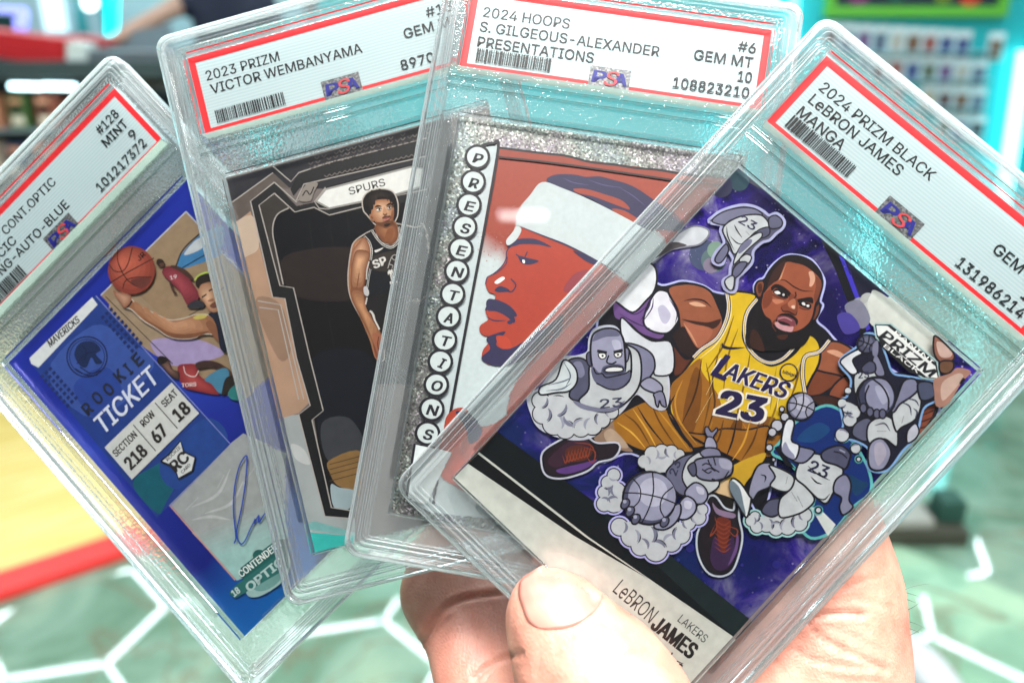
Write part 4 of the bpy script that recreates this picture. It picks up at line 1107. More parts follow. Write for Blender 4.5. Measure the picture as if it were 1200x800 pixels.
# ------------------------------------------------------------------ second card: dark chrome, player in black
S2, L2, C2 = new_slab(2, 'slab with dark chrome card of a player in a black jersey')
print_label(2, L2, [('2023 PRIZM', -30.7, -12.8, 55.1), ('VICTOR WEMBANYAMA', -30.3, 6.6, 51.7)],
            [('#13', 23.2, 29.6, 55.6), ('GEM MT', 17.0, 30.2, 52.1), ('8970', 14.5, 22.4, 45.0)], 7)
s = Sheet(2, C2, clip=CLIP, dz=.0025)
W = Q(200, 180, 3.334); X = Q(200, 400, 3.334)
s.begin('chrome_base', CHROME)
s.rect(*CLIP, '#8f8480')
s.begin('top_field', FOILINK)
s.fill(W((220, 100), (1100, -140), (1100, 160), (400, 130), (240, 190)), '#2c2b30', False)
s.fill(W((240, 190), (400, 75), (470, 140), (400, 125), (310, 190), (330, 330), (270, 260)), '#5d534e', False)
s.begin('dark_scene', FOILINK)
s.fill(W((345, 200), (405, 155), (480, 215), (560, 205), (620, 235), (780, 190), (1100, 120), (1050, 900), (700, 900)) + X((720, 700), (620, 680), (560, 300), (600, 270), (530, 0)) + W((480, 525), (425, 515)), '#120f10', False)
s.fill(W((400, 300), (420, 245), (470, 215), (560, 230), (900, 200), (1000, 400), (820, 400), (430, 420)), '#0e0e12')
s.fill(W((430, 420), (560, 370), (740, 370), (820, 420), (760, 560), (500, 560)), '#2b2220')
s.fill(X((560, 60), (760, 40), (800, 200), (760, 430), (620, 470), (570, 300)), '#14161e')
s.fill(X((590, 320), (700, 300), (760, 430), (620, 470)), '#3b3d42')
s.fill(W((345, 205), (405, 158), (462, 212), (415, 240), (400, 300), (412, 380), (440, 512), (425, 512)), '#3a3531')
for q in (((620, 270), (640, 380)), ((540, 260), (560, 420)), ((690, 240), (700, 330)), ((480, 560), (530, 800)), ((600, 560), (640, 760))): s.line(W(*q), 1.2, '#3a3634', taper=True)
s.begin('court_floor', FOILINK)
s.fill(X((618, 465), (745, 430), (735, 600), (700, 580), (650, 560), (625, 520)), '#8a6a3e')
for y in (480, 500, 520, 545): s.line(X((620, y), (750, y - 35)), 1.0, '#4b3821', False)
s.begin('lower_chrome_sheen', CHROME)
s.fill(X((440, 290), (500, 285), (600, 680), (720, 690), (720, 840), (560, 860), (480, 520)), '#c3cac9', False)  # pale reflections in the chrome, put into its base colour
s.fill(X((470, 400), (520, 420), (545, 480), (490, 460)), '#e4e6e4')
s.fill(X((625, 560), (660, 570), (720, 585), (700, 650), (640, 650)), '#b9cdd2')
s.begin('teal_sheen_strip', FOILINK)
s.fill(X((530, 715), (560, 700), (720, 745), (720, 760), (545, 735)), '#7ab0ae', False)  # teal reflection band of the foil, put into the ink colour
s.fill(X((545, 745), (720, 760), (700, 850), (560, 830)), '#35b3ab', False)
s.begin('copper_sheen_edge', CHROME)
s.fill(W((190, 320), (312, 225), (398, 560), (446, 566), (492, 800)) + X((540, 240), (500, 280), (430, 300), (380, 120)), '#cfa98d', False)  # copper room reflection in the chrome margin, put into the base colour
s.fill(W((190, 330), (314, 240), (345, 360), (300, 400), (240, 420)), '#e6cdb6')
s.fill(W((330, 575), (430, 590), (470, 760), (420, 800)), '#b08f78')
s.begin('black_frame', INK)
band = W((405, 112), (312, 186), (398, 560), (446, 566), (492, 800)) + X((545, 250), (500, 285), (602, 682), (720, 692), (720, 662), (628, 648), (552, 306), (596, 270)) + W((546, 805), (480, 524), (427, 516), (345, 202), (405, 155), (485, 228), (560, 210), (620, 240), (780, 200), (780, 180), (620, 215), (562, 190), (492, 205))
s.fill(band, '#0c0b0d', False)
s.fill(W((468, 140), (498, 75), (620, 35), (1000, -60), (1000, 10), (640, 90), (520, 115), (480, 165)), '#0c0b0d', False)
s.fill(W((560, 190), (605, 130), (950, 40), (1000, 40), (1000, 180), (620, 240), (575, 215)), '#0f0e10', False)
s.begin('foil_line', GLINT)
SV = '#d8cfc6'
for pts in (W((405, 112), (312, 186), (398, 560), (446, 566), (492, 800)) + X((545, 250), (500, 285), (602, 682), (720, 692)), W((405, 155), (345, 202), (427, 516), (480, 524), (546, 805)) + X((596, 270), (552, 306), (628, 648), (720, 662)),
            W((405, 155), (485, 228), (560, 210), (620, 240), (780, 200)), W((405, 112), (492, 190), (500, 180)), W((240, 190), (400, 75)), W((400, 50), (470, 110), (500, 75), (620, 35), (1000, -60)), W((490, 185), (520, 120), (640, 92), (1000, 10)),
            W((605, 132), (562, 188), (580, 214), (620, 217)), W((880, 165), (1000, 140)), W((340, 575), (430, 590), (520, 960)), W((345, 600), (420, 610), (500, 960))):
    s.line(pts, 1.5, SV, False)
s.line(W((462, 212), (415, 240), (398, 300), (412, 380), (440, 512)), 1.6, SV)
rr = random.Random(9)
for i in range(60):      # knurled foil above the frame
    x = 540 + (i % 20) * 24 + rr.uniform(-3, 3); y = 20 - (i % 20) * 6.4 + (i // 20) * 16
    s.line(W((x, y), (x + 9, y + 7), (x + 18, y - 3)), 1.3, rr.choice(('#8d8480', '#6a6360', '#aca29a')))
for i in range(18):
    x = 600 + i * 20; y = 85 - i * 4.8
    s.line(W((x, y), (x + 10, y + 6), (x + 20, y - 4)), 1.3, '#9a908a')
s.fill(W((500, 180), (530, 120), (575, 115), (560, 150), (545, 185)), '#b7aca2'); s.line(W((515, 165), (530, 145), (545, 160), (560, 130)), 1.5, '#4c4542')
s.begin('team_banner', INK)
s.fill(W((568, 186), (606, 140), (940, 52), (985, 60), (975, 130), (880, 160), (620, 214)), '#d9dad6', False)
s.line(W((568, 186), (606, 140), (940, 52), (985, 60), (975, 130), (880, 160), (620, 214)), 2.4, '#8f8d88', False, True)
s.text('SPURS', (200 + 700 / 3.334, 180 + 162 / 3.334), (200 + 840 / 3.334, 180 + 125 / 3.334), 1.75, '#2a2826', .006)
s.begin('basketball_player', FOILINK)
SKN, SKS, SKL = '#a4714f', '#6a412b', '#c9966f'
pl = W((755, 220), (752, 180), (775, 150), (820, 140), (865, 150), (885, 190), (885, 240), (875, 270), (905, 280), (950, 290), (1000, 310), (1000, 560), (870, 560), (850, 640), (830, 720), (832, 800), (815, 790), (780, 700), (745, 640), (705, 560), (695, 480), (705, 390), (720, 345), (770, 310), (810, 290), (790, 265), (770, 240))
s.line(pl, 3, '#b9b0a6', closed=True)
s.fill(pl, '#1a1a20')
s.fill(W((705, 390), (720, 345), (765, 325), (790, 340), (790, 400), (775, 470), (770, 520), (765, 560), (770, 600), (790, 650), (825, 720), (832, 790), (800, 800), (775, 720), (735, 630), (703, 560), (695, 480)), SKN)
s.fill(W((720, 360), (755, 340), (765, 400), (740, 470), (720, 480), (715, 420)), SKL)
s.fill(W((765, 400), (785, 400), (770, 520), (765, 560), (775, 620), (750, 600), (750, 500)), SKS)
s.fill(W((790, 680), (825, 720), (832, 790), (805, 800), (790, 740)), '#8a4c36')
s.fill(W((810, 270), (870, 260), (890, 300), (880, 340), (840, 350), (810, 320), (800, 295)), '#8a5a3c'); s.fill(W((830, 275), (870, 268), (885, 300), (850, 320)), SKS)
s.fill(W((775, 315), (800, 300), (820, 345), (860, 355), (890, 335), (900, 285), (960, 295), (1000, 320), (1000, 560), (780, 550), (770, 470), (795, 390)), '#1c1d22')
for w_, c in ((2.2, '#d0d0cc'), (1.0, '#1c1d22')):
    s.line(W((775, 315), (795, 390), (778, 460), (765, 540)), w_, c); s.line(W((795, 302), (818, 345), (860, 358), (888, 338), (898, 285)), w_, c)
s.fill(W((770, 560), (870, 560), (850, 660), (835, 720), (790, 640)), '#17181d'); s.line(W((775, 600), (800, 640), (830, 690)), 1.8, '#d0d0cc')
# head, neck, jersey in finer strokes
V1 = Q(400, 215, 8.889); V2 = Q(400, 290, 6.15)
s.grad(V1((360, 430), (450, 460), (540, 430), (580, 480), (590, 560), (520, 640), (430, 590), (350, 500)), (455, 270), '#7a4a30', '#b07a55')
s.fill(V1((480, 480), (540, 470), (535, 560), (490, 600), (450, 590)), '#8a5536')
s.fill(V1((310, 500), (345, 480), (380, 570), (450, 640), (515, 665), (570, 630), (610, 560), (600, 440), (680, 480), (760, 560), (760, 900), (320, 900), (320, 720), (240, 550)), '#15171d')
s.fill(V1((330, 760), (620, 680), (760, 640), (760, 900), (320, 900)), '#3a332f')
for w_, c in ((2.6, '#d5d2cb'), (1.0, '#17181d')):
    s.line(V1((320, 490), (370, 570), (440, 640), (515, 668), (575, 630), (612, 560), (600, 450)), w_, c)
    s.line(V1((240, 550), (290, 610), (315, 700), (305, 800)), w_, c)
s.fill(V1((345, 700), (370, 690), (440, 668), (400, 700), (360, 718)), '#e4e0da')
s.grad(V1((100, 800), (120, 690), (200, 590), (240, 560), (280, 610), (300, 700), (290, 800), (270, 900), (110, 900)), (400 + 190 / 8.889, 215 + 700 / 8.889), '#8f5e42', '#deaf8c')
s.grad(V1((312, 330), (320, 230), (350, 180), (420, 165), (500, 170), (535, 210), (548, 270), (548, 350), (530, 410), (480, 445), (420, 440), (370, 420), (330, 370)), (400 + 430 / 8.889, 215 + 260 / 8.889), '#a06c4c', '#e2b896', 7)
s.fill(V1((360, 400), (420, 405), (500, 390), (535, 380), (525, 420), (480, 450), (420, 445), (375, 430)), '#6d452f')
s.fill(V1((445, 425), (490, 415), (515, 420), (480, 448), (450, 445)), '#2e1d16')
hair = V1((240, 240), (235, 190), (260, 130), (310, 85), (380, 65), (450, 65), (510, 90), (548, 140), (560, 200), (550, 250), (535, 200), (510, 165), (460, 155), (380, 165), (330, 200), (315, 240), (310, 310), (285, 320), (260, 290))
s.grad(hair, (400 + 400 / 8.889, 215 + 110 / 8.889), '#14100f', '#3a302b', 4)
rr = random.Random(2)
for i in range(70):
    a_ = rr.uniform(pi * .95, pi * 2.05); r_ = rr.uniform(.8, 1.08)
    s.circle(400 + (400 + 160 * r_ * cos(a_)) / 8.889, 215 + (220 + 150 * r_ * sin(a_)) / 8.889, rr.uniform(.5, 1.1), rr.choice(('#1a1512', '#241d19', '#2e2621')))
s.fill(V1((290, 330), (320, 320), (345, 370), (335, 395), (305, 375)), '#a06c4c'); s.fill(V1((305, 340), (325, 350), (325, 375)), '#6b432d')
s.line(V1((350, 250), (375, 232), (420, 238)), 1.7, '#2a1b15', taper=True); s.line(V1((465, 232), (500, 212), (525, 215)), 1.7, '#2a1b15', taper=True)
s.fill(V1((365, 272), (390, 258), (420, 266), (400, 282), (375, 284)), '#efe4da'); s.circle(400 + 396 / 8.889, 215 + 270 / 8.889, 1.15, '#22150f')
s.fill(V1((478, 252), (500, 240), (522, 245), (510, 262), (485, 264)), '#efe4da'); s.circle(400 + 502 / 8.889, 215 + 252 / 8.889, 1.1, '#22150f')
s.line(V1((362, 268), (390, 256), (424, 264)), 1.0, '#2a1b15'); s.line(V1((476, 250), (500, 238), (526, 243)), 1.0, '#2a1b15')
s.fill(V1((440, 250), (455, 250), (478, 300), (470, 318), (440, 318), (432, 305)), '#c08e6c'); s.fill(V1((430, 308), (455, 322), (480, 305), (470, 322), (445, 328)), '#6d4029')
s.fill(V1((425, 365), (455, 350), (480, 345), (512, 350), (490, 362), (450, 375)), '#7f463c'); s.fill(V1((430, 372), (470, 368), (510, 355), (490, 380), (450, 390)), '#b9766a')
s.fill(V1((425, 362), (440, 345), (500, 335), (515, 348), (470, 348)), '#4a2c20')
s.fill(V1((525, 290), (548, 280), (545, 350), (525, 400), (515, 360)), '#8c5a3e')
# arm
s.grad(V2((80, 100), (110, 20), (200, 30), (200, 90), (180, 160), (170, 230), (160, 290), (140, 320), (80, 320), (65, 250), (70, 170)), (400 + 130 / 6.15, 290 + 100 / 6.15), '#84543a', '#deac84')
s.grad(V2((70, 290), (150, 300), (170, 380), (200, 460), (250, 560), (300, 640), (295, 700), (280, 790), (240, 720), (200, 620), (140, 500), (80, 380)), (400 + 150 / 6.15, 290 + 440 / 6.15), '#84543a', '#d09a70')
s.fill(V2((225, 620), (300, 640), (298, 760), (280, 795), (245, 720)), '#a5664a'); s.line(V2((270, 640), (262, 700), (275, 760)), 1.2, '#5b2f20'); s.line(V2((290, 640), (280, 700), (290, 750)), 1.2, '#5b2f20')
s.line(V2((130, 170), (120, 240), (110, 300)), 1.4, '#7a4a2d', taper=True)
s.fill(V2((190, 460), (230, 460), (280, 600), (360, 560), (400, 400), (400, 330), (190, 360)), '#221f1f')
s.line(V2((205, 455), (225, 480), (240, 520), (275, 590)), 2.0, '#dcd8d0'); s.fill(V2((160, 290), (180, 280), (200, 320), (190, 350), (165, 335)), '#c9c6c8')
s.line(V2((180, 230), (185, 160), (200, 100)), 1.6, '#c9c6c0'); s.line(V2((185, 360), (175, 410)), 1.8, '#c9c6c0')
s.text('SP', (400 + 240 / 6.15, 290 + 152 / 6.15), (400 + 330 / 6.15, 290 + 118 / 6.15), 1.85, '#e2dfd8', .03)
s.text('1', (400 + 360 / 6.15, 290 + 258 / 6.15), (400 + 392 / 6.15, 290 + 250 / 6.15), 3.0, '#e2dfd8', .05)
for q in (((335, 150), (350, 100), (370, 60), (395, 55), (400, 80)), ((345, 120), (370, 130), (365, 150)), ((360, 70), (380, 90), (395, 80))): s.line(V2(*q), 1.0, '#b9b5ae')
s.flush()

# ------------------------------------------------------------------ first card: blue ticket
S1, L1, C1 = new_slab(1, 'leftmost slab, with a blue ticket card signed in blue ink')
print_label(1, L1, [('CONT.OPTIC', -11.0, 7.2, 55.2), ('NCIC', -18.0, -10.0, 51.9), ('NG-AUTO-BLUE', -18.4, 5.8, 48.5)],
            [('#128', 23.4, 30.2, 55.6), ('MINT', 22.5, 30.2, 52.1), ('9', 28.5, 30.2, 48.4), ('101217372', 14.0, 30.3, 45.0)], 8, bar_y=(43.9, 47.4))
s = Sheet(1, C1, clip=CLIP, dz=.0024)
P = Q(0, 250, 2.667); O = Q(0, 500, 2.667)
def blue_material():
    m, nt, b, o = mat('blue_foil')
    L = nt.links.new
    tc = N(nt, 'ShaderNodeTexCoord'); sx = N(nt, 'ShaderNodeSeparateXYZ'); L(tc.outputs['Object'], sx.inputs[0])
    n1 = N(nt, 'ShaderNodeTexNoise', i_Scale=45.0, i_Detail=2.0); L(tc.outputs['Object'], n1.inputs['Vector'])
    my = N(nt, 'ShaderNodeMapRange'); my.inputs[1].default_value = CY0 * MM; my.inputs[2].default_value = CY1 * MM; L(sx.outputs[1], my.inputs[0])
    ad = N(nt, 'ShaderNodeMath', operation='MULTIPLY_ADD'); L(n1.outputs[0], ad.inputs[0]); ad.inputs[1].default_value = .3; L(my.outputs[0], ad.inputs[2])
    r = ramp(nt, [(.12, lin('#0a66b4')), (.28, lin('#0d58ac')), (.38, lin('#0f1c80')), (.62, lin('#1e2f9a')), (.8, lin('#2741b4')), (1, lin('#1a2c9c'))])
    L(ad.outputs[0], r.inputs[0]); L(r.outputs[0], b.inputs['Base Color'])
    b.inputs['Roughness'].default_value = .28; b.inputs['Metallic'].default_value = .2
    return m
s.begin('blue_border', blue_material()); s.rect(*CLIP, '#1c2f9c')
s.begin('court_photo', FOILINK)
s.fill([(218, 248), (118, 346), (215, 445), (285, 470), (330, 430), (330, 370)], '#9b8467', False)
s.fill(P((340, 300), (420, 250), (520, 330), (620, 330), (560, 440), (480, 440)), '#a28d72'); s.fill(P((470, 400), (560, 390), (640, 400), (700, 440), (600, 470), (520, 470)), '#a899c4')  # violet patch is the foil's holographic glow put into the print colour
s.line([(218, 248), (118, 346)], 1.8, '#b9c0c8', False); s.line([(218, 248), (330, 366)], 1.8, '#b9c0c8', False)
s.line(P((330, 260), (430, 360), (540, 470)), 1.1, '#3a322a', False); s.line(P((590, 320), (640, 290), (700, 230)), 1.1, '#3a322a', False)
s.fill(P((560, 170), (560, 140), (600, 90), (640, 60), (700, 40), (700, 120), (600, 165)), '#3f7fb0'); s.fill(P((575, 130), (610, 85), (650, 70), (630, 110)), '#c2c9cb'); s.line(P((550, 165), (575, 110), (640, 50)), 2.0, '#22262a'); s.line(P((570, 170), (640, 130)), 1.6, '#1d2a3a')
s.begin('sketch_panel', FOILINK)
s.fill(O((530, 240), (720, 52), (760, 20), (900, 80), (900, 420), (740, 480)), '#a9adab', False)

for i_ in range(8):
    f_ = i_ / 7; s.fill(O((600 + 80 * f_, 330 + 70 * f_), (900, 190 + 150 * f_), (900, 430), (740, 478)), tuple(p_ + (q_ - p_) * f_ for p_, q_ in zip(lin('#a9adab'), lin('#a6cfc9'))), False)

for q in (((600, 250), (680, 210), (720, 130)), ((640, 270), (720, 240), (760, 170)), ((600, 290), (660, 280), (720, 290)), ((680, 190), (700, 150)), ((760, 180), (800, 120)), ((580, 260), (620, 220))): s.line(O(*q), 4, '#c3c6c4', taper=True)
s.line(O((528, 242), (735, 478)), 1.8, '#d79c88', False)
s.begin('ticket_panel', FOILINK)
s.fill(P((90, 460), (300, 255), (720, 720), (490, 950)), '#24408c', False)
s.fill(P((150, 500), (290, 350), (400, 400), (480, 480), (300, 640)), '#3c58a4'); s.fill(P((230, 540), (330, 480), (380, 560), (300, 640)), '#2c489a')
s.fill(P((415, 845), (480, 790), (600, 740), (520, 900), (490, 935)), '#146070'); s.fill(P((500, 780), (640, 640), (710, 715), (560, 860)), '#274a94')
s.line(P((300, 258), (720, 720), (530, 915)), 1.4, '#7d88c8', False)
s.begin('team_tab', INK)
s.fill(P((92, 452), (288, 262), (305, 285), (120, 482), (98, 470)), '#d3d7d4', False)
s.text('MAVERICKS', (157.5 / 2.667, 250 + 418 / 2.667), (250 / 2.667, 250 + 338 / 2.667), 1.75, '#23201e', .02, .15)
s.begin('round_emblem', INK)
cx_, cy_ = 272 / 2.667, 250 + 448 / 2.667
for r, w_ in ((23.5, 1.8), (20.5, 1.0)): s.line([(cx_ + r * cos(t), cy_ + r * sin(t)) for t in [2 * pi * i / 30 for i in range(30)]], w_, '#16204a', False, True)
s.fill(P((232, 440), (250, 405), (290, 400), (315, 425), (300, 440), (320, 465), (300, 470), (285, 450), (270, 480), (250, 475)), '#15264f')
for q in (((240, 470), (265, 440), (300, 430)), ((250, 480), (285, 500), (315, 490)), ((255, 410), (270, 430), (262, 460)), ((235, 485), (270, 505), (305, 505))): s.line(P(*q), 1.4, '#0f1b3f')
s.begin('perforation_dots', INK)
for a0, n_, rows in (((150, 485), 8, 3), ((340, 300), 9, 3)):
    for i in range(n_):
        for j in range(rows):
            x, y = a0[0] + i * 11.5 + j * -13, a0[1] + i * 13 + j * 12
            s.fill(P((x, y), (x + 8, y - 7), (x + 14, y), (x + 6, y + 8)), '#1b2b62', False)
s.begin('ticket_lettering', INK)
M3 = Q(20, 350, 5.0)
for ch, (x, y) in zip('ROOKIE', ((412, 642), (470, 578), (535, 528), (600, 448), (650, 408), (705, 352))):
    c_ = M3((x, y))[0]; hw = 2.2 if ch == 'I' else 4.6
    s.text(ch, (c_[0] - hw * .70 + 4.5, c_[1] + hw * .71 + 5.5), (c_[0] + hw * .70 + 4.5, c_[1] - hw * .71 + 5.5), 3.0, '#232838', .02)
s.text('TICKET', M3((505, 798))[0], M3((835, 478))[0], 4.6, '#d3dbe8', .012, .12)
M1 = Q(110, 250, 5.335); M2 = Q(180, 320, 5.0); M3 = Q(20, 350, 5.0); M4 = Q(110, 430, 4.444); M5 = Q(250, 520, 4.0)
s.begin('seat_box', INK)
s.fill(M4((55, 418), (405, 80), (548, 240), (198, 585)), '#c9ccc7', False)
for a, b in (((205, 300), (322, 436)), ((318, 185), (436, 320))): s.line(M4(a, b), 1.3, '#2a2724', False)
def tx(t_, a, b, h, bold=.02, col='#2a2624', QQ=M4, sh=0): s.text(t_, QQ(a)[0], QQ(b)[0], h, col, bold, sh)
tx('SECTION', (118, 468), (228, 358), 1.75); tx('ROW', (262, 312), (322, 250), 1.75); tx('SEAT', (372, 210), (440, 140), 1.75)
tx('218', (196, 535), (282, 448), 3.1, .03); tx('67', (334, 398), (388, 340), 3.1, .03); tx('18', (446, 284), (506, 226), 3.1, .03)
s.begin('shield_badge', INK)
sh = M4((348, 490), (395, 450), (450, 385), (468, 440), (528, 470), (512, 540), (440, 580), (420, 520))
s.fill(sh, '#d3d6d2', False); s.line(sh, 2.2, '#1b1b1e', False, True)
tx('RC', (428, 548), (500, 478), 2.7, .03); tx('ROOKIE', (385, 490), (455, 420), .8, .01); tx('CARD', (462, 555), (505, 512), .75, .01)
s.begin('background_player', FOILINK)
s.grad(M1((440, 340), (490, 330), (560, 370), (620, 440), (660, 525), (590, 575), (545, 500), (490, 440), (430, 380)), (110 + 530 / 5.335, 250 + 430 / 5.335), '#7a2e38', '#a84a54')
s.fill(M1((390, 310), (400, 285), (430, 290), (445, 320), (430, 335), (405, 330)), '#2f211c'); s.fill(M1((410, 315), (435, 310), (440, 330), (420, 335)), '#5b3d30')
s.fill(M1((480, 335), (500, 325), (570, 350), (620, 400), (625, 420), (600, 410), (540, 365)), '#4a332a')
s.fill(M1((470, 420), (490, 440), (505, 480), (520, 500), (500, 500), (480, 460)), '#4a332a')
s.fill(M1((585, 575), (640, 540), (690, 560), (680, 590), (600, 592)), '#34343a'); s.text('19', M1((478, 415))[0], M1((520, 405))[0], .9, '#e0d2d2', .02)
s.begin('fallen_player', FOILINK)
s.grad(M2((140, 550), (200, 530), (250, 540), (270, 600), (340, 650), (385, 710), (250, 690), (170, 660)), (180 + 220 / 5, 320 + 620 / 5), '#8a2c30', '#b8504c')
s.fill(M2((245, 530), (290, 512), (350, 515), (410, 540), (400, 560), (330, 550), (260, 560)), '#3f2b25'); s.fill(M2((400, 540), (440, 560), (470, 600), (455, 605), (420, 570)), '#5b4032')
s.grad(M2((20, 500), (50, 485), (90, 510), (110, 560), (150, 580), (150, 620), (110, 610), (60, 560)), (180 + 90 / 5, 320 + 560 / 5), '#3a2a24', '#8a6658')
s.fill(M2((20, 505), (50, 485), (85, 505), (60, 530), (30, 530)), '#221a17'); s.text('TORS', M2((165, 668))[0], M2((250, 660))[0], .9, '#e8d8d4', .02)
s.line(M2((175, 545), (190, 590), (240, 605), (265, 570)), 1.3, '#e0cfca')
s.fill(M2((300, 620), (390, 560), (440, 570), (430, 660), (390, 705), (340, 650)), '#4a86a4'); s.fill(M2((420, 620), (470, 600), (480, 640), (430, 700), (400, 710)), '#2b241f'); s.fill(M2((440, 690), (490, 655), (520, 740), (450, 735)), '#2f7f7c')
s.begin('signing_player', FOILINK)
arm = M1((190, 520), (235, 540), (270, 580), (340, 610), (420, 650), (480, 670), (560, 660), (640, 635), (720, 640), (765, 690), (770, 750), (690, 750), (620, 775), (540, 780), (470, 765), (400, 720), (310, 665), (240, 600), (200, 580))
s.line(arm, 3, '#c9bfae', closed=True)
s.grad(arm, (110 + 520 / 5.335, 250 + 690 / 5.335), '#9a6a4a', '#cf9f7c', 5)
s.fill(M1((300, 650), (400, 705), (480, 745), (560, 755), (650, 745), (720, 735), (690, 755), (620, 778), (540, 783), (470, 768), (390, 715)), '#7d5238')
s.fill(M1((700, 690), (730, 670), (770, 720), (780, 800), (740, 760)), '#8a5c42')
s.fill(M1((715, 630), (760, 610), (800, 620), (830, 700), (830, 860), (790, 840), (770, 720), (745, 660)), '#1e2233')
s.fill(M1((620, 650), (660, 632), (705, 635), (690, 655), (640, 662)), '#c8bd62')
s.grad(M1((648, 470), (670, 440), (720, 430), (750, 470), (770, 540), (780, 600), (750, 620), (715, 600), (690, 560), (660, 520)), (110 + 705 / 5.335, 250 + 520 / 5.335), '#a87a5c', '#e0b896')
s.fill(M1((635, 440), (650, 400), (690, 380), (730, 375), (735, 420), (710, 430), (670, 445), (655, 470)), '#2a201b'); s.line(M1((628, 420), (650, 392), (690, 372), (725, 368)), 2.0, '#b4cf55')
s.line(M1((675, 525), (705, 505)), 2.0, '#2a201b'); s.line(M1((718, 485), (748, 470)), 2.0, '#2a201b'); s.fill(M1((712, 545), (745, 530), (750, 548), (722, 552)), '#9a6a50')
s.fill(M1((725, 575), (765, 548), (775, 580), (745, 592)), '#6b4636'); s.line(M1((735, 578), (765, 565)), 1.2, '#8a3f3c')
s.line(M1((188, 585), (215, 580), (238, 545)), 2.4, '#26221f')
s.begin('printed_ball', FOILINK)
bc = [(110 + (235 + 147 * cos(t)) / 5.335, 250 + (355 + 150 * sin(t)) / 5.335) for t in [2 * pi * i / 26 for i in range(26)]]
s.grad(bc, (110 + 190 / 5.335, 250 + 300 / 5.335), '#8c3f31', '#c86a52', 6)
for q in (((100, 435), (200, 375), (300, 320), (375, 280)), ((95, 320), (130, 360), (180, 360), (215, 310), (240, 215)), ((150, 225), (150, 300), (190, 390), (240, 440), (300, 470)), ((180, 470), (200, 420), (260, 400), (360, 400))): s.line(M1(*q), 1.3, '#3a1f1b')
s.fill(M1((230, 420), (280, 405), (350, 408), (345, 440), (300, 470), (260, 450)), '#6b3830'); s.text('JR', M1((285, 300))[0], M1((325, 262))[0], 1.3, '#2c1715', .02)
s.grad(M1((120, 480), (150, 490), (200, 500), (235, 520), (225, 560), (190, 590), (165, 560), (130, 510)), (110 + 190 / 5.335, 250 + 530 / 5.335), '#9a6a52', '#cfa488', 4)
s.begin('autograph', INK)
s.line(M5((97, 465), (106, 440), (100, 380), (94, 300), (100, 200), (120, 110), (145, 62), (158, 60), (156, 110), (148, 200), (130, 310), (110, 400), (112, 440), (130, 468), (150, 450), (172, 400), (190, 365), (196, 350), (192, 372), (206, 345), (214, 335), (212, 368), (228, 345), (238, 330), (246, 322)), 1.8, '#2a49a8', n=6)
s.begin('brand_logo', INK)
s.fill(O((770, 520), (780, 430), (800, 370), (850, 340), (900, 350), (900, 460), (820, 525)), '#9dbdb8'); s.fill(O((790, 500), (800, 420), (840, 380), (880, 390), (880, 470), (830, 510)), '#6f9c97')
s.fill(O((790, 400), (800, 385), (820, 385), (830, 400), (800, 420)), '#1d5c57')
s.fill(O((748, 465), (752, 440), (865, 350), (900, 350), (900, 380), (770, 480)), '#1d5c57', False)
s.fill(O((715, 520), (735, 495), (900, 375), (900, 440), (735, 535)), '#2a6b66', False)
s.text('CONTENDERS', (755 / 2.667, 500 + 470 / 2.667), (880 / 2.667, 500 + 372 / 2.667), 1.6, '#dfe6e2', .02)
s.text('OPTIC', (780 / 2.667, 500 + 515 / 2.667), (890 / 2.667, 500 + 425 / 2.667), 1.9, '#b5cdca', .04); s.text('18', (733 / 2.667, 500 + 530 / 2.667), (752 / 2.667, 500 + 515 / 2.667), 1.5, '#c5d6d3', .03)
s.flush()

# ================================================================== the hall behind (out of focus)
def marble_material():
    m, nt, b, o = mat('polished_green_marble')
    L = nt.links.new
    tc = N(nt, 'ShaderNodeTexCoord')
    n1 = N(nt, 'ShaderNodeTexNoise', i_Scale=2.6, i_Detail=7.0, i_Roughness=.62, i_Distortion=.9)
    n2 = N(nt, 'ShaderNodeTexNoise', i_Scale=1.5, i_Detail=5.0, i_Distortion=2.2)
    L(tc.outputs['Object'], n1.inputs['Vector']); L(tc.outputs['Object'], n2.inputs['Vector'])
    r1 = ramp(nt, [(.28, lin('#41594a')), (.45, lin('#5f7d69')), (.55, lin('#769180')), (.68, lin('#8ba089')), (.8, lin('#8d806a'))])
    L(n1.outputs[0], r1.inputs[0])
    r2 = ramp(nt, [(.475, (0, 0, 0)), (.5, (1, 1, 1)), (.525, (0, 0, 0))]); L(n2.outputs[0], r2.inputs[0])
    mu = N(nt, 'ShaderNodeMath', operation='MULTIPLY'); L(r2.outputs[0], mu.inputs[0]); mu.inputs[1].default_value = .55
    mx = N(nt, 'ShaderNodeMix', data_type='RGBA'); L(mu.outputs[0], mx.inputs[0]); L(r1.outputs[0], mx.inputs[6]); mx.inputs[7].default_value = (*lin('#6b5a45'), 1)
    L(mx.outputs[2], b.inputs['Base Color'])
    b.inputs['Roughness'].default_value = .025; b.inputs['IOR'].default_value = 1.6
    return m
MARBLE = marble_material()
def sheet(name, pts, z, m, parent=None):
    bm = bmesh.new(); bm.faces.new([bm.verts.new((p[0], p[1], z)) for p in pts])
    bmesh.ops.recalc_face_normals(bm, faces=bm.faces[:])
    if bm.faces[:][0].normal.z < 0: bmesh.ops.reverse_faces(bm, faces=bm.faces[:])
    return bm_obj(name, bm, m, parent)
floor = tag(sheet('floor', [(-6, -2), (6, -2), (6, 6), (-6, 6)], 0, MARBLE), kind='structure')

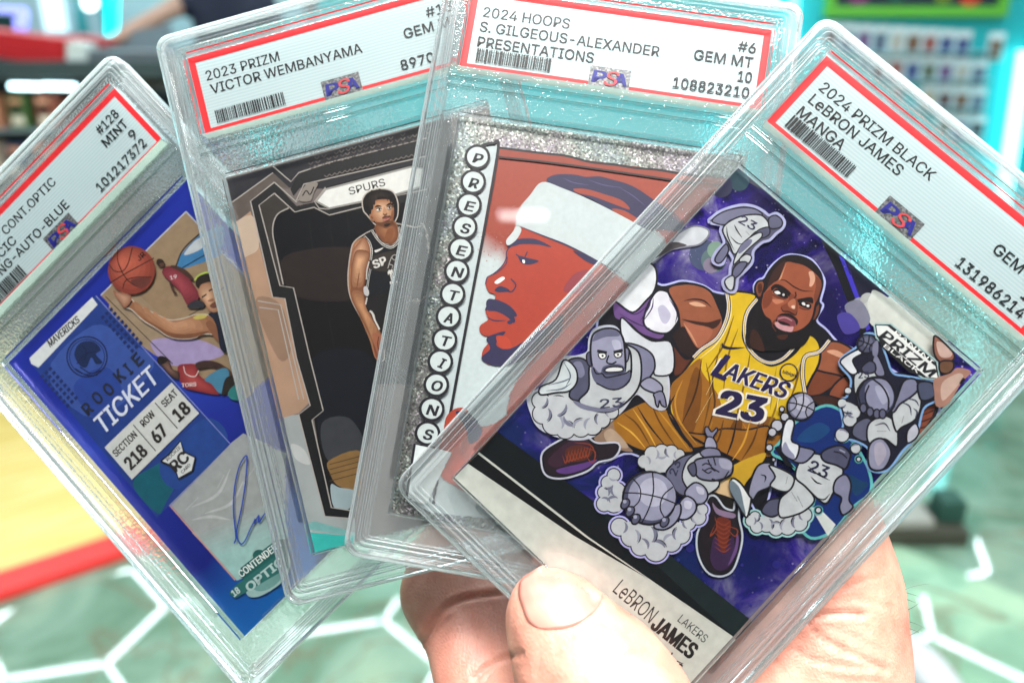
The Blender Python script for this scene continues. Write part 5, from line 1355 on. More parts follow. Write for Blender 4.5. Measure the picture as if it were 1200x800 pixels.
# hexagonal tube lamps on the ceiling: their mirror image shows in the polished floor
ZC = 2.9
hv = [on_floor(x, y, -ZC) for x, y in ((147, 674), (192, 717), (137, 780), (15, 786), (-35, 730), (60, 680))]
hc = sum((Vector((v.x, v.y)) for v in hv), Vector((0, 0))) / 6
hr_ = sum((Vector((v.x, v.y)) - hc).length for v in hv) / 6
h0 = atan2(hv[0].y - hc.y, hv[0].x - hc.x)
TUBE = emis('lit_tube', '#e8fcff', 20.0)
grid = empty('ceiling_light_grid', (hc.x, hc.y, ZC))
tag(grid, 'honeycomb of white light tubes on the ceiling, mirrored in the marble floor', 'ceiling light')
bm = bmesh.new(); add_tube(bm, [(-hr_ * .46, 0, 0), (hr_ * .46, 0, 0)], .018, 8)
TUBE_ME = bpy.data.meshes.new('light_tube'); bm.to_mesh(TUBE_ME); bm.free(); TUBE_ME.materials.append(TUBE)
done = set()
for i in range(-9, 10):
    for j in range(-9, 10):
        a1 = h0 + pi / 6; a2 = a1 + pi / 3
        c = Vector((cos(a1), sin(a1))) * (hr_ * sqrt(3) * i) + Vector((cos(a2), sin(a2))) * (hr_ * sqrt(3) * j)
        wx, wy = c.x + hc.x, c.y + hc.y
        if not (-4.3 < wx < 3.6 and 2.9 < wy < 7.4 or -1.6 < wx < 1.9 and .2 < wy < 2.9): continue  # the nearer overhead cells are added out of view, for highlights on the case rims
        for e in range(6):
            a = h0 + pi / 3 * e + pi / 6
            mid = c + Vector((cos(a), sin(a))) * (hr_ * sqrt(3) / 2)
            key = (round(mid.x, 2), round(mid.y, 2))
            if any(abs(key[0] - q[0]) < .03 and abs(key[1] - q[1]) < .03 for q in done): continue
            done.add(key)
            o = link('light_tube', TUBE_ME, None, grid); o.location = (mid.x, mid.y, 0); o.rotation_euler = (0, 0, a + pi / 2)

# ------------------------------------------------------------------ wooden court board with red edge
def wood_material():
    m, nt, b, o = mat('pale_court_wood')
    L = nt.links.new
    tc = N(nt, 'ShaderNodeTexCoord'); mp = N(nt, 'ShaderNodeMapping'); mp.inputs['Scale'].default_value = (1.2, 14, 1)
    L(tc.outputs['Object'], mp.inputs[0]); n1 = N(nt, 'ShaderNodeTexNoise', i_Scale=2.0, i_Detail=4.0); L(mp.outputs[0], n1.inputs['Vector'])
    r = ramp(nt, [(.3, lin('#c9ad55')), (.55, lin('#dcc47a')), (.75, lin('#e6d698'))]); L(n1.outputs[0], r.inputs[0]); L(r.outputs[0], b.inputs['Base Color'])
    b.inputs['Roughness'].default_value = .4
    return m
a = on_floor(0, 694, .03); b_ = on_floor(150, 643, .03)
ang = atan2(b_.y - a.y, b_.x - a.x)
court = empty('court_board', Matrix.Translation((a.x, a.y, 0)) @ Matrix.Rotation(ang, 4, 'Z'))
tag(court, 'pale wooden court board with a red edge on the marble floor', 'court board')
ai = on_floor(0, 668, .03); wid = abs((Matrix.Rotation(-ang, 3, 'Z') @ Vector((ai.x - a.x, ai.y - a.y, 0))).y)
bm = bmesh.new(); add_box(bm, -1.5, 1.0, 0, wid, 0.002, .03, bevel=.003); bm_obj('red_edge', bm, simple('red_lacquer', '#e2322f', .35), court)
WOOD = wood_material()
for i in range(9):
    bm = bmesh.new(); add_box(bm, -1.5, 1.0, wid + .002 + i * .14, wid + (i + 1) * .14, 0.002, .029, bevel=.0015); bm_obj('plank', bm, WOOD, court)

# ------------------------------------------------------------------ teal display wall with graded cards
YW = 4.4
TEALW = simple('teal_wall_paint', '#1fa5ac', .5)
lx = at_depth(372, 0, YW).x; rx = at_depth(1290, 0, YW).x
bm = bmesh.new(); add_box(bm, lx, rx, YW, YW + .08, 0, 2.0, bevel=.004)
tw = bm_obj('display_wall', bm, TEALW); tag(tw, 'teal display wall behind the slabs with rows of small cards', 'display wall')
PAL = ['#6a4f78', '#a8a49c', '#3a4878', '#70523e', '#b4b8b8', '#54604e', '#8a4e4a', '#566478', '#34363e', '#9c8a66', '#7c909c', '#5a4040']
bm = bmesh.new(); add_box(bm, -.040, .040, -.010, 0, -.066, .066, bevel=.002); SM_CASE = bpy.data.meshes.new('small_case'); bm.to_mesh(SM_CASE); bm.free(); SM_CASE.materials.append(simple('pale_case_plastic', '#b9d4da', .2))
bm = bmesh.new(); add_box(bm, -.033, .033, -.013, -.0101, .040, .061); SM_LAB = bpy.data.meshes.new('small_label'); bm.to_mesh(SM_LAB); bm.free(); SM_LAB.materials.append(simple('small_label_white', '#d9e0e4', .5))
bm = bmesh.new(); add_box(bm, -.030, .030, -.013, -.0101, -.058, .030); SM_CARD0 = bpy.data.meshes.new('small_card'); bm.to_mesh(SM_CARD0); bm.free()
SMM = [simple('small_card_print', c, .4) for c in PAL]
rr = random.Random(5)
row_names = ['top row', 'second row', 'third row', 'fourth row', 'fifth row']
n_small = 0
colname = {0: 'violet', 1: 'cream', 2: 'royal blue', 3: 'brown', 4: 'white', 5: 'olive', 6: 'red', 7: 'slate', 8: 'black', 9: 'tan', 10: 'pale blue', 11: 'maroon'}
for row in range(5):
    last = -1; cnt = {}
    for col in range(15):
        px_, py_ = 934 + col * 19.3 - row * 1.0, 48 + row * 32.5 + (col - 6) * 1.2
        if px_ > 1168 - row * 7: continue
        if rr.random() < .08: continue
        if py_ > 34 + (px_ - 966) * .82 + 4 and px_ < 1200 and py_ - 18 > 29 + (px_ - 966) * .82: continue   # wholly behind the front slab
        p = at_depth(px_, py_, YW - .001)
        e = empty('displayed_card', (p.x, YW - .001, p.z)); e.rotation_euler = (0, rr.uniform(-.02, .02), 0)
        ci = rr.randrange(12)
        cnt[ci] = cnt.get(ci, 0) + 1
        nth = ['', 'second ', 'third ', 'fourth ', 'fifth ', 'sixth '][cnt[ci] - 1]
        tag(e, f'{nth}small {colname[ci]} card from the left in the {row_names[row]} on the teal wall', 'card', 'cards on the teal wall')
        link('case', SM_CASE, None, e); link('label_strip', SM_LAB, None, e)
        me = SM_CARD0.copy(); me.materials.append(SMM[ci]); link('picture', me, None, e)
        n_small += 1
# clear shelf lips under each row
LIP = simple('shelf_lip_plastic', '#8fb9c4', .3)
for row in range(5):
    p0 = at_depth(930, 48 + row * 32.5 + 17 - 6, YW - .04); p1 = at_depth(1165 - row * 6, 48 + row * 32.5 + 17 + 6, YW - .04)
    bm = bmesh.new(); add_box(bm, p0.x, p1.x, YW - .05, YW - .002, p0.z - .012, p0.z - .004, bevel=.001)
    tag(bm_obj('card_ledge', bm, LIP), f'narrow ledge under the {row_names[row]} of small wall cards', 'ledge', 'ledges on the teal wall')
# framed poster with lime frame
p0 = at_depth(975, -60, YW - .03); p1 = at_depth(1178, 20, YW - .03)
fr = empty('framed_poster', ((p0.x + p1.x) / 2, YW - .03, p1.z)); tag(fr, 'dark poster in a lime green frame above the small wall cards', 'poster')
wd, ht = (p1.x - p0.x) / 2, .42
LIME = simple('lime_frame_paint', '#5fae3a', .4)
for x0, x1, z0, z1 in ((-wd, wd, 0, .045), (-wd, wd, ht, ht + .045), (-wd, -wd + .045, .046, ht - .001), (wd - .045, wd, .046, ht - .001)):
    bm = bmesh.new(); add_box(bm, x0, x1, -.02, .026, z0, z1, bevel=.004); bm_obj('frame_bar', bm, LIME, fr)
bm = bmesh.new(); add_box(bm, -wd + .05, wd - .05, 0, .02, .05, ht - .004); bm_obj('picture', bm, simple('poster_print', '#20303a', .4), fr)
for x, z, r, c in ((.25, .10, .055, '#b8402f'), (.12, .11, .05, '#6f8a2f'), (-.1, .13, .06, '#2a6a5a'), (-.28, .1, .05, '#7a3a6a')):
    bm = bmesh.new(); bmesh.ops.create_circle(bm, cap_ends=True, segments=20, radius=r, matrix=Matrix.Translation((x, -.004, z)) @ Matrix.Rotation(pi / 2, 4, 'X')); bm_obj('printed_spot', bm, simple('poster_spot', c, .4), fr)
# light strips
def strip(name, pa, pb, Y, r, hexc, st, lab):
    a, b = at_depth(*pa, Y), at_depth(*pb, Y)
    bm = bmesh.new(); add_tube(bm, [a, b], r, 10)
    o = bm_obj(name, bm, emis('lit_' + name, hexc, st), None, True); tag(o, lab, 'light strip'); return o
strip('light_strip', (1202, 60), (1160, 330), YW - .06, .035, '#7ffcff', 4, 'bright cyan light strip at the right edge of the teal wall')
strip('light_strip', (932, -30), (928, 60), YW - .05, .022, '#55f6ff', 4, 'cyan light strip beside the top right corner of the portrait slab')
strip('light_strip', (133, -40), (131, 42), 4.8, .030, '#12f2f6', 3.2, 'vertical cyan light strip above the red carton at upper left')
# ------------------------------------------------------------------ booth at upper left
def panel_box(name, x0, y0, x1, y1, Y, dep, m, lab=None, cat=None, parent=None, bevel=.004):
    a, b = at_depth(x0, y0, Y), at_depth(x1, y1, Y)
    bm = bmesh.new(); add_box(bm, a.x, b.x, Y, Y + dep, b.z, a.z, bevel=bevel)
    o = bm_obj(name, bm, m, parent)
    if lab: tag(o, lab, cat)
    return o
panel_box('back_panel', -260, -60, 380, 330, 5.3, .06, simple('pale_booth_panel', '#a9c4cc', .5), 'pale blue back panel behind the booth counter at upper left', 'back panel')
panel_box('teal_post', 80, -60, 95, 60, 4.9, .08, simple('teal_post_paint', '#0f8f93', .4), 'narrow teal post left of the white glowing globe', 'post')
panel_box('teal_post', 113, -60, 124, 60, 4.86, .08, simple('teal_post_paint', '#0f8f93', .4), 'teal post holding the cyan light strip', 'post')
panel_box('wall_lamp', 38, -40, 78, 38, 5.2, .03, emis('lit_panel', '#d4f2fa', .75), 'glowing white light panel behind the booth counter', 'lamp')
g = at_depth(104, 2, 5.0)
bm = bmesh.new(); bmesh.ops.create_uvsphere(bm, u_segments=24, v_segments=14, radius=.046, matrix=Matrix.Translation(g))
add_tube(bm, [g + Vector((0, 0, .03)), g + Vector((0, 0, 1.2))], .006, 8)
tag(bm_obj('globe_lamp', bm, emis('lit_globe', '#f4ffff', 3.0), None, True), 'small round white lamp between two teal posts', 'lamp')
# lilac-lit sign frame
sg = empty('lit_sign', at_depth(8, 24, 4.6)); tag(sg, 'dark sign with a lilac light frame at the upper left edge', 'sign')
LIL = emis('lit_lilac_tube', '#8f93f2', 1.3)
o0 = sg.location
def loc_pt(x, y, Y=4.6): return at_depth(x, y, Y) - o0
for q in (((-40, 10), (30, 13)), ((30, 13), (29, 38)), ((20, 20), (20, 36))):
    bm = bmesh.new(); add_tube(bm, [loc_pt(*q[0]), loc_pt(*q[1])], .015, 8); bm_obj('light_tube', bm, LIL, sg, True)
a, b = loc_pt(-40, 17), loc_pt(19, 36); bm = bmesh.new(); add_box(bm, a.x, b.x, .005, .03, b.z, a.z, bevel=.003); bm_obj('screen', bm, simple('dark_sign_face', '#123a38', .3), sg)
# counter with lit showcase
YC = 3.7
ct = empty('showcase_counter', at_depth(40, 92, YC)); tag(ct, 'black counter with a lit showcase below it at the left edge', 'counter')
o0 = ct.location.copy()
def part_box(name, x0, y0, x1, y1, Y, dep, m, bevel=.004):
    a, b = at_depth(x0, y0, Y) - o0, at_depth(x1, y1, Y) - o0
    bm = bmesh.new(); add_box(bm, a.x, b.x, Y - o0.y, Y - o0.y + dep, b.z, a.z, bevel=bevel); return bm_obj(name, bm, m, ct)
BLK = simple('black_counter_laminate', '#12161a', .35)
part_box('counter_top', -320, 72, 250, 92, YC, .6, simple('counter_grey_edge', '#3b4a4c', .4))
part_box('valance', -320, 92.5, 250, 97, YC + .02, .02, BLK)
part_box('back_board', -320, 93, 250, 330, YC + .45, .03, simple('showcase_back', '#3a4a52', .5))
part_box('shelf', -320, 152, 250, 156, YC + .06, .38, simple('showcase_shelf', '#7a8a90', .3))
part_box('base', -320, 215, 250, 420, YC + .03, .5, BLK)
for xx in (8, 47):
    a, b = at_depth(xx + 4, 101, YC + .03) - o0, at_depth(xx + 41, 102, YC + .03) - o0
    bm = bmesh.new(); add_tube(bm, [a, b], .010, 8); bm_obj('light_tube', bm, emis('lit_showcase_tube', '#c8f6ff', 7), ct, True)
bxc = [('#c98a6a', 'salmon'), ('#4a6a3a', 'moss green'), ('#8a4a3a', 'rust'), ('#d8c8b8', 'cream'), ('#3a4a6a', 'navy'), ('#b8623a', 'orange')]
k = 0
for row, (y0, y1) in enumerate(((112, 151), (168, 214))):
    for x0, x1 in ((-30, 4), (6, 36), (38, 74)):
        c, nm = bxc[k]; k += 1
        t = empty('card_box', at_depth((x0 + x1) / 2, y1, YC + .1)); tag(t, f'{nm} card box on the {("upper", "lower")[row]} shelf of the lit showcase', 'box', 'boxes in the showcase')
        q0 = t.location.copy(); a, b = at_depth(x0, y0, YC + .1) - q0, at_depth(x1 - 1, y1, YC + .1) - q0
        bm = bmesh.new(); add_box(bm, a.x, b.x, 0, .12, b.z, a.z, bevel=.003); bm_obj('carton', bm, simple('carton_' + nm.replace(' ', '_'), c, .5), t)
        h_ = a.z - b.z; w_ = b.x - a.x
        for f0, f1, cc in ((.12, .38, '#e8dcc8'), (.5, .7, '#2a2420'), (.76, .9, '#e0a080')):
            bm = bmesh.new(); add_box(bm, a.x + w_ * .12, a.x + w_ * (.6 + .3 * ((k * 7) % 3) / 3), -.003, -.0005, b.z + h_ * f0, b.z + h_ * f1); bm_obj('printed_band', bm, simple('carton_band', cc, .5), t)
# things on the counter
def slant(name, p, Y, dep, m, lab, cat):
    """a box whose front face is the quad seen at those pixels, standing on the counter"""
    f = [at_depth(x, y, Y) for x, y in p]; o_ = f[3].copy(); bm = bmesh.new()
    A_ = [bm.verts.new(v - o_) for v in f]; B_ = [bm.verts.new(v - o_ + Vector((0, dep, 0))) for v in f]
    bm.faces.new(A_); bm.faces.new(B_[::-1])
    for i in range(4): bm.faces.new((A_[i], B_[i], B_[(i + 1) % 4], A_[(i + 1) % 4]))
    bmesh.ops.recalc_face_normals(bm, faces=bm.faces[:])
    bmesh.ops.bevel(bm, geom=bm.edges[:], offset=.004, segments=2, affect='EDGES')
    o = bm_obj(name, bm, m); o.location = o_; tag(o, lab, cat); return o
slant('red_carton', [(-40, 33), (76, 47), (76, 81), (-40, 62)], YC + .05, .2, simple('red_carton_print', '#b81f26', .45), 'long red carton on the black counter', 'carton')
slant('red_tray', [(78, 41), (126, 47), (126, 56), (78, 52)], YC + .35, .15, simple('red_tray_plastic', '#b0242c', .45), 'low red tray behind the white box on the counter', 'tray')
slant('white_box', [(77, 49), (99, 52), (99, 93), (77, 90)], YC + .03, .12, simple('white_box_card', '#c9d2d0', .5), 'upright white box between the red carton and grey case', 'box')
slant('grey_case', [(100, 60), (215, 62), (215, 112), (100, 84)], YC + .06, .25, simple('grey_case_plastic', '#596066', .5), 'dark grey case on the counter below the reaching arm', 'case')
slant('grey_tablet', [(140, 40), (200, 28), (200, 58), (140, 60)], YC + .5, .02, simple('grey_tablet_metal', '#76868e', .3), 'grey blue panel under the reaching forearm', 'panel')

# ------------------------------------------------------------------ person leaning over the counter
def skin_body(name, nodes, edges, m, parent=None, sub=2):
    me = bpy.data.meshes.new(name); me.from_pydata([n[0] for n in nodes], edges, [])
    o = link(name, me, m, parent)
    sk = o.modifiers.new('skin', 'SKIN'); sk.use_smooth_shade = True
    for i, n in enumerate(nodes):
        r = n[1]; me.skin_vertices[0].data[i].radius = r if isinstance(r, tuple) else (r, r)
    me.skin_vertices[0].data[0].use_root = True
    su = o.modifiers.new('sub', 'SUBSURF'); su.levels = su.render_levels = sub
    return o
base = at_depth(270, 30, 4.55); PZ = 1.40
per = empty('person', (base.x, 4.55, 0)); tag(per, 'person in a dark navy shirt reaching a bare forearm across the counter', 'person')
sk = simple('far_skin', '#a98472', .5); nav = simple('navy_shirt_cloth', '#131a30', .8); drk = simple('dark_trousers_cloth', '#14151a', .8); hai = simple('far_hair', '#1c1512', .6)
hand_t = at_depth(128, 50, 4.15) - Vector((base.x, 4.55, 0)); elb = at_depth(196, 14, 4.38) - Vector((base.x, 4.55, 0)); sho = Vector((-.16, -.05, 1.47))
nodes = [((0, 0, .95), (.17, .12)), ((0, -.02, 1.2), (.17, .12)), ((0, -.05, 1.43), (.19, .12)), ((0, -.06, 1.53), (.06, .06)), ((0, -.09, 1.60), (.075, .085)), ((0, -.10, 1.70), (.08, .095)), ((0, -.09, 1.78), (.05, .06)),
         (tuple(sho), .062), (tuple(elb), .046), (tuple(elb.lerp(hand_t, .5)), .043), (tuple(elb.lerp(hand_t, .86)), .028), (tuple(hand_t), (.04, .022)), (tuple(hand_t + Vector((-.06, -.05, -.02))), .014),
         ((.18, -.04, 1.46), .062), ((.28, -.06, 1.2), .046), ((.25, -.2, 1.02), .036), ((.22, -.27, .98), (.035, .02)),
         ((-.1, 0, .85), .095), ((-.11, -.02, .48), .065), ((-.12, 0, .09), .045), ((-.12, -.13, .04), .04), ((.1, 0, .85), .095), ((.11, -.02, .48), .065), ((.12, 0, .09), .045), ((.12, -.13, .04), .04)]
edges = [(0, 1), (1, 2), (2, 3), (3, 4), (4, 5), (5, 6), (2, 7), (7, 8), (8, 9), (9, 10), (10, 11), (11, 12), (2, 13), (13, 14), (14, 15), (15, 16), (0, 17), (17, 18), (18, 19), (19, 20), (0, 21), (21, 22), (22, 23), (23, 24)]
skin_body('body', nodes, edges, sk, per)
sh_n = [((0, 0, .98), (.19, .14)), ((0, -.02, 1.2), (.19, .14)), ((0, -.05, 1.43), (.21, .14)), ((0, -.055, 1.50), (.09, .09)), (tuple(sho), .08), (tuple(sho.lerp(elb, .75)), .066), ((.18, -.04, 1.46), .08), ((.25, -.05, 1.28), .066)]
skin_body('shirt', sh_n, [(0, 1), (1, 2), (2, 3), (2, 4), (4, 5), (2, 6), (6, 7)], nav, per)
skin_body('trousers', [((0, 0, .96), (.18, .13)), ((-.1, 0, .85), .11), ((-.11, -.02, .48), .08), ((-.12, 0, .1), .065), ((.1, 0, .85), .11), ((.11, -.02, .48), .08), ((.12, 0, .1), .065)], [(0, 1), (1, 2), (2, 3), (0, 4), (4, 5), (5, 6)], drk, per)
skin_body('hair', [((0, -.07, 1.72), (.088, .10)), ((0, -.07, 1.79), (.07, .085))], [(0, 1)], hai, per)

# ------------------------------------------------------------------ things on the floor at right
p = on_floor(1078, 622); st = empty('dark_stand', (p.x, p.y, 0)); tag(st, 'dark green low stand on the floor beside the palm', 'stand')
DG = simple('dark_green_stand_paint', '#20463c', .6)
for nm, q, m in (('base', (-.16, .1, -.08, .08, 0.001, .05), simple('stand_base_brown', '#3a3a30', .6)), ('upright', (.03, .10, -.04, .04, .05, .12), DG), ('step', (-.15, .0, -.07, .06, .051, .08), simple('stand_step_grey', '#8a8a84', .5))):
    bm = bmesh.new(); add_box(bm, *q, bevel=.006); bm_obj(nm, bm, m, st)
p = on_floor(1076, 800); shoe_o = skin_body('grey_shoe', [((0, -.12, .04), (.045, .04)), ((0, -.02, .05), (.05, .05)), ((.0, .08, .04), (.05, .038)), ((0, .14, .03), (.04, .028))], [(0, 1), (1, 2), (2, 3)], simple('grey_shoe_fabric', '#b4b6ba', .8))
shoe_o.location = (p.x, p.y, 0); shoe_o.rotation_euler = (0, 0, .2); tag(shoe_o, 'pale grey shoe on the marble floor at the right of the hand', 'shoe')
# lighter marble slab in front, with its own edge
q = [on_floor(960, 604), on_floor(1045, 637), on_floor(1290, 738), on_floor(1500, 900), on_floor(1100, 1300), on_floor(880, 900)]
LM = marble_material(); LM.name = 'polished_light_marble'
for n_ in LM.node_tree.nodes:
    if n_.type == 'VALTORGB' and len(n_.color_ramp.elements) == 5:
        for e_, c_ in zip(n_.color_ramp.elements, ('#5f8069', '#789c84', '#8fb096', '#a0bd9f', '#9a8f76')): e_.color = (*lin(c_), 1)
sheet('floor_tile', [(v.x, v.y) for v in q], .004, LM, floor)

# ------------------------------------------------------------------ one more tube lamp, behind the photographer: its streak shows in the portrait slab's window
def mirror_pt(k, x, y, dist):
    M_ = slab_matrix(k); n_ = (M_.to_3x3() @ Vector((0, 0, 1))).normalized()
    p_ = M_ @ (Vector((*px2mm(k, x, y, 2.55), 2.55)) * MM); d_ = (p_ - CAM.translation).normalized()
    return p_ + (d_ - n_ * (2 * d_.dot(n_))) * dist
a, b = mirror_pt(3, 585, 253, 2.2), mirror_pt(3, 640, 252, 2.2)
bm = bmesh.new(); add_tube(bm, [a, b], .013, 10)
tag(bm_obj('tube_lamp', bm, emis('lit_tube_lamp', '#ffffff', 18), None, True), 'white tube lamp mirrored as a streak across the orange portrait', 'lamp')
# ================================================================== the hand
from mathutils.bvhtree import BVHTree
from mathutils import noise as mnoise
def cam_pt(x, y, d): return CAM @ (Vector(((x - 600) / FPX * d, (400 - y) / FPX * d, -d)) * MM)
def slab_pt(k, x, y, z):
    p = px2mm(k, x, y, z); return slab_matrix(k) @ (Vector((p[0], p[1], z)) * MM)
CAMI = CAM.inverted()
def to_px(v):
    q = CAMI @ v; return (600 + FPX * q.x / -q.z, 400 - FPX * q.y / -q.z)

def skin_material():
    m, nt, b, o = mat('skin')
    L = nt.links.new
    tc = N(nt, 'ShaderNodeTexCoord')
    n1 = N(nt, 'ShaderNodeTexNoise', i_Scale=90.0, i_Detail=4.0, i_Roughness=.6)
    n3 = N(nt, 'ShaderNodeTexNoise', i_Scale=28.0, i_Detail=2.0)
    for n_ in (n1, n3): L(tc.outputs['Object'], n_.inputs['Vector'])
    r = ramp(nt, [(.3, lin('#9a6656')), (.5, lin('#b4806e')), (.72, lin('#c59886'))]); L(n1.outputs[0], r.inputs[0])
    r3 = ramp(nt, [(.42, (0, 0, 0)), (.62, (1, 1, 1))]); L(n3.outputs[0], r3.inputs[0])
    ml = N(nt, 'ShaderNodeMath', operation='MULTIPLY'); L(r3.outputs[0], ml.inputs[0]); ml.inputs[1].default_value = .4
    mx = N(nt, 'ShaderNodeMix', data_type='RGBA'); L(ml.outputs[0], mx.inputs[0]); L(r.outputs[0], mx.inputs[6]); mx.inputs[7].default_value = (*lin('#b87468'), 1)
    L(mx.outputs[2], b.inputs['Base Color'])
    b.inputs['Roughness'].default_value = .5
    b.inputs['Subsurface Weight'].default_value = .18
    b.inputs['Subsurface Radius'].default_value = (1.0, .35, .18)
    b.inputs['Subsurface Scale'].default_value = .0025
    # fine criss-cross skin lines
    v = N(nt, 'ShaderNodeTexVoronoi', i_Scale=1100.0, feature='DISTANCE_TO_EDGE'); mp = N(nt, 'ShaderNodeMapping'); mp.inputs['Scale'].default_value = (1, .45, 1); mp.inputs['Rotation'].default_value = (.3, .2, .7)
    L(tc.outputs['Object'], mp.inputs[0]); L(mp.outputs[0], v.inputs['Vector'])
    n2 = N(nt, 'ShaderNodeTexNoise', i_Scale=420.0, i_Detail=3.0); L(tc.outputs['Object'], n2.inputs['Vector'])
    ad = N(nt, 'ShaderNodeMath', operation='MULTIPLY_ADD'); L(v.outputs[0], ad.inputs[0]); ad.inputs[1].default_value = 1.2; L(n2.outputs[0], ad.inputs[2])
    bp = N(nt, 'ShaderNodeBump', i_Strength=.28, i_Distance=.0004); L(ad.outputs[0], bp.inputs['Height']); L(bp.outputs[0], b.inputs['Normal'])
    return m
SKINM = skin_material()

_t = bmesh.new(); bmesh.ops.create_icosphere(_t, subdivisions=3, radius=1.0)
ICO_V = [v.co.copy() for v in _t.verts]; ICO_F = [tuple(v.index for v in f.verts) for f in _t.faces]; _t.free()
HV, HF = [], []
def bead(p, r):
    b0 = len(HV); HV.extend((p + v * r)[:] for v in ICO_V); HF.extend(tuple(b0 + i for i in f) for f in ICO_F)
def chain(pts):                      # pts: (world point, radius mm); closely set round beads, later fused into one skin
    P = [(p, r * MM) for p, r in pts]
    for p, r in P: bead(p, r)
    for (p, r), (q, t) in zip(P, P[1:]):
        n_ = 7
        for i in range(1, n_):
            f = i / n_; bead(p.lerp(q, f), r + (t - r) * f)
thumb = [(slab_pt(4, 646, 716, 11.2), 8.6), (slab_pt(4, 656, 730, 12.0), 10.0), (slab_pt(4, 668, 750, 12.6), 11.2), (slab_pt(4, 694, 786, 14.0), 12.8), (slab_pt(4, 722, 840, 15.0), 14.6), (slab_pt(4, 735, 940, 10), 17), (cam_pt(740, 1050, 192), 20), (cam_pt(800, 1110, 205), 24)]
chain(thumb)
chain([(slab_pt(4, 660, 722, 10.6), 8.8), (slab_pt(4, 684, 750, 11.0), 9.6), (slab_pt(4, 712, 782, 12.0), 11.0), (slab_pt(4, 735, 830, 13.0), 13)])
chain([(slab_pt(4, 640, 724, 10.6), 8.0), (slab_pt(4, 652, 752, 11.2), 9.6), (slab_pt(4, 672, 790, 13.0), 11.5)])
chain([(cam_pt(690, 980, 205), 15), (cam_pt(620, 880, 203), 12.8), (cam_pt(568, 805, 204), 11.7), (cam_pt(547, 745, 210), 10.4), (cam_pt(524, 694, 217), 12.2), (cam_pt(535, 640, 224), 10.2), (cam_pt(560, 590, 226), 8)])
chain([(cam_pt(600, 830, 205), 11.5), (cam_pt(585, 775, 208), 11.0), (cam_pt(575, 720, 216), 11.5)])
chain([(cam_pt(850, 900, 215), 18), (cam_pt(760, 760, 228), 13), (cam_pt(680, 700, 234), 11.5), (cam_pt(590, 670, 233), 10.5), (cam_pt(514, 656, 230), 9.4)])
chain([(cam_pt(880, 800, 214), 18), (cam_pt(800, 660, 230), 12), (cam_pt(680, 610, 235), 10.5), (cam_pt(600, 590, 232), 9)])
chain([(slab_pt(4, 930, 700, -24), 17), (cam_pt(880, 610, 222), 10.5), (cam_pt(800, 560, 228), 9)])
def back(x, y, r): return (slab_pt(4, x, y, -3.4 - r), r)
chain([back(938, 640, 19), back(950, 700, 20.5), back(955, 770, 21), back(948, 850, 23), back(910, 950, 26), (cam_pt(820, 1060, 215), 28), (cam_pt(840, 1300, 240), 32), (cam_pt(860, 1700, 300), 36)])
chain([back(880, 700, 16), back(880, 790, 19), back(860, 900, 23), (cam_pt(760, 1020, 212), 22), (cam_pt(690, 980, 206), 16)])
me = bpy.data.meshes.new('hand'); me.from_pydata(HV, [], HF)
tmp = bpy.data.objects.new('hand_blocks', me); COL.objects.link(tmp)
md = tmp.modifiers.new('r', 'REMESH'); md.mode = 'VOXEL'; md.voxel_size = .0010
ms = tmp.modifiers.new('s', 'SMOOTH'); ms.iterations = 14; ms.factor = .5
dg = bpy.context.evaluated_depsgraph_get()
hm = bpy.data.meshes.new_from_object(tmp.evaluated_get(dg)); bpy.data.objects.remove(tmp); bpy.data.meshes.remove(me)

# folds: polylines in the photograph, depth and width in mm
def seg_d(p, a, b):
    ax, ay = b[0] - a[0], b[1] - a[1]; t = ((p[0] - a[0]) * ax + (p[1] - a[1]) * ay) / (ax * ax + ay * ay or 1); t = max(0, min(1, t))
    return hypot(p[0] - a[0] - ax * t, p[1] - a[1] - ay * t)
FOLD = [(catmull(q, False, 4), dp, w_) for q, dp, w_ in (
    ([(496, 752), (505, 735), (517, 716), (535, 704), (558, 698), (590, 694)], .95, 3.2), ([(498, 760), (512, 738), (530, 722)], .4, 2.0),
    ([(556, 796), (570, 782), (588, 772), (612, 765)], .6, 3.0), ([(520, 800), (530, 780), (536, 760)], .15, 2), ([(530, 800), (541, 782), (546, 764)], .15, 2), ([(542, 806), (552, 788), (556, 772)], .15, 2),
    ([(944, 729), (960, 722), (985, 718), (1012, 720)], .75, 3.0), ([(944, 729), (960, 745), (985, 760), (1040, 785)], .5, 3.0), ([(930, 760), (950, 772), (985, 780), (1020, 783)], .35, 3), ([(905, 770), (920, 790), (930, 810)], .3, 3),
    ([(1000, 700), (1025, 705), (1045, 712)], .2, 3), ([(975, 735), (1000, 745), (1030, 760)], .22, 2.5), ([(990, 690), (1010, 680), (1035, 676)], .18, 3), ([(965, 790), (990, 796), (1030, 800)], .25, 3),
    ([(648, 760), (664, 742), (690, 731), (722, 733), (738, 745)], .22, 2.2), ([(655, 772), (672, 752), (697, 741), (722, 745)], .22, 2.2), ([(664, 780), (684, 760), (706, 753), (728, 759)], .22, 2.2), ([(672, 790), (694, 769), (716, 764), (738, 770)], .2, 2.2),
    ([(735, 768), (752, 764), (768, 766)], .35, 2.6), ([(700, 796), (728, 782), (756, 776)], .28, 2.6), ([(640, 760), (632, 772), (630, 790)], .2, 2.5))]
FOLD = [(po, dp, w_, min(q[0] for q in po) - 3 * w_, max(q[0] for q in po) + 3 * w_, min(q[1] for q in po) - 3 * w_, max(q[1] for q in po) + 3 * w_) for po, dp, w_ in FOLD]
camo = CAM.translation
COS = [v.co.copy() for v in hm.vertices]; NRM = [v.normal.copy() for v in hm.vertices]; NEW = []
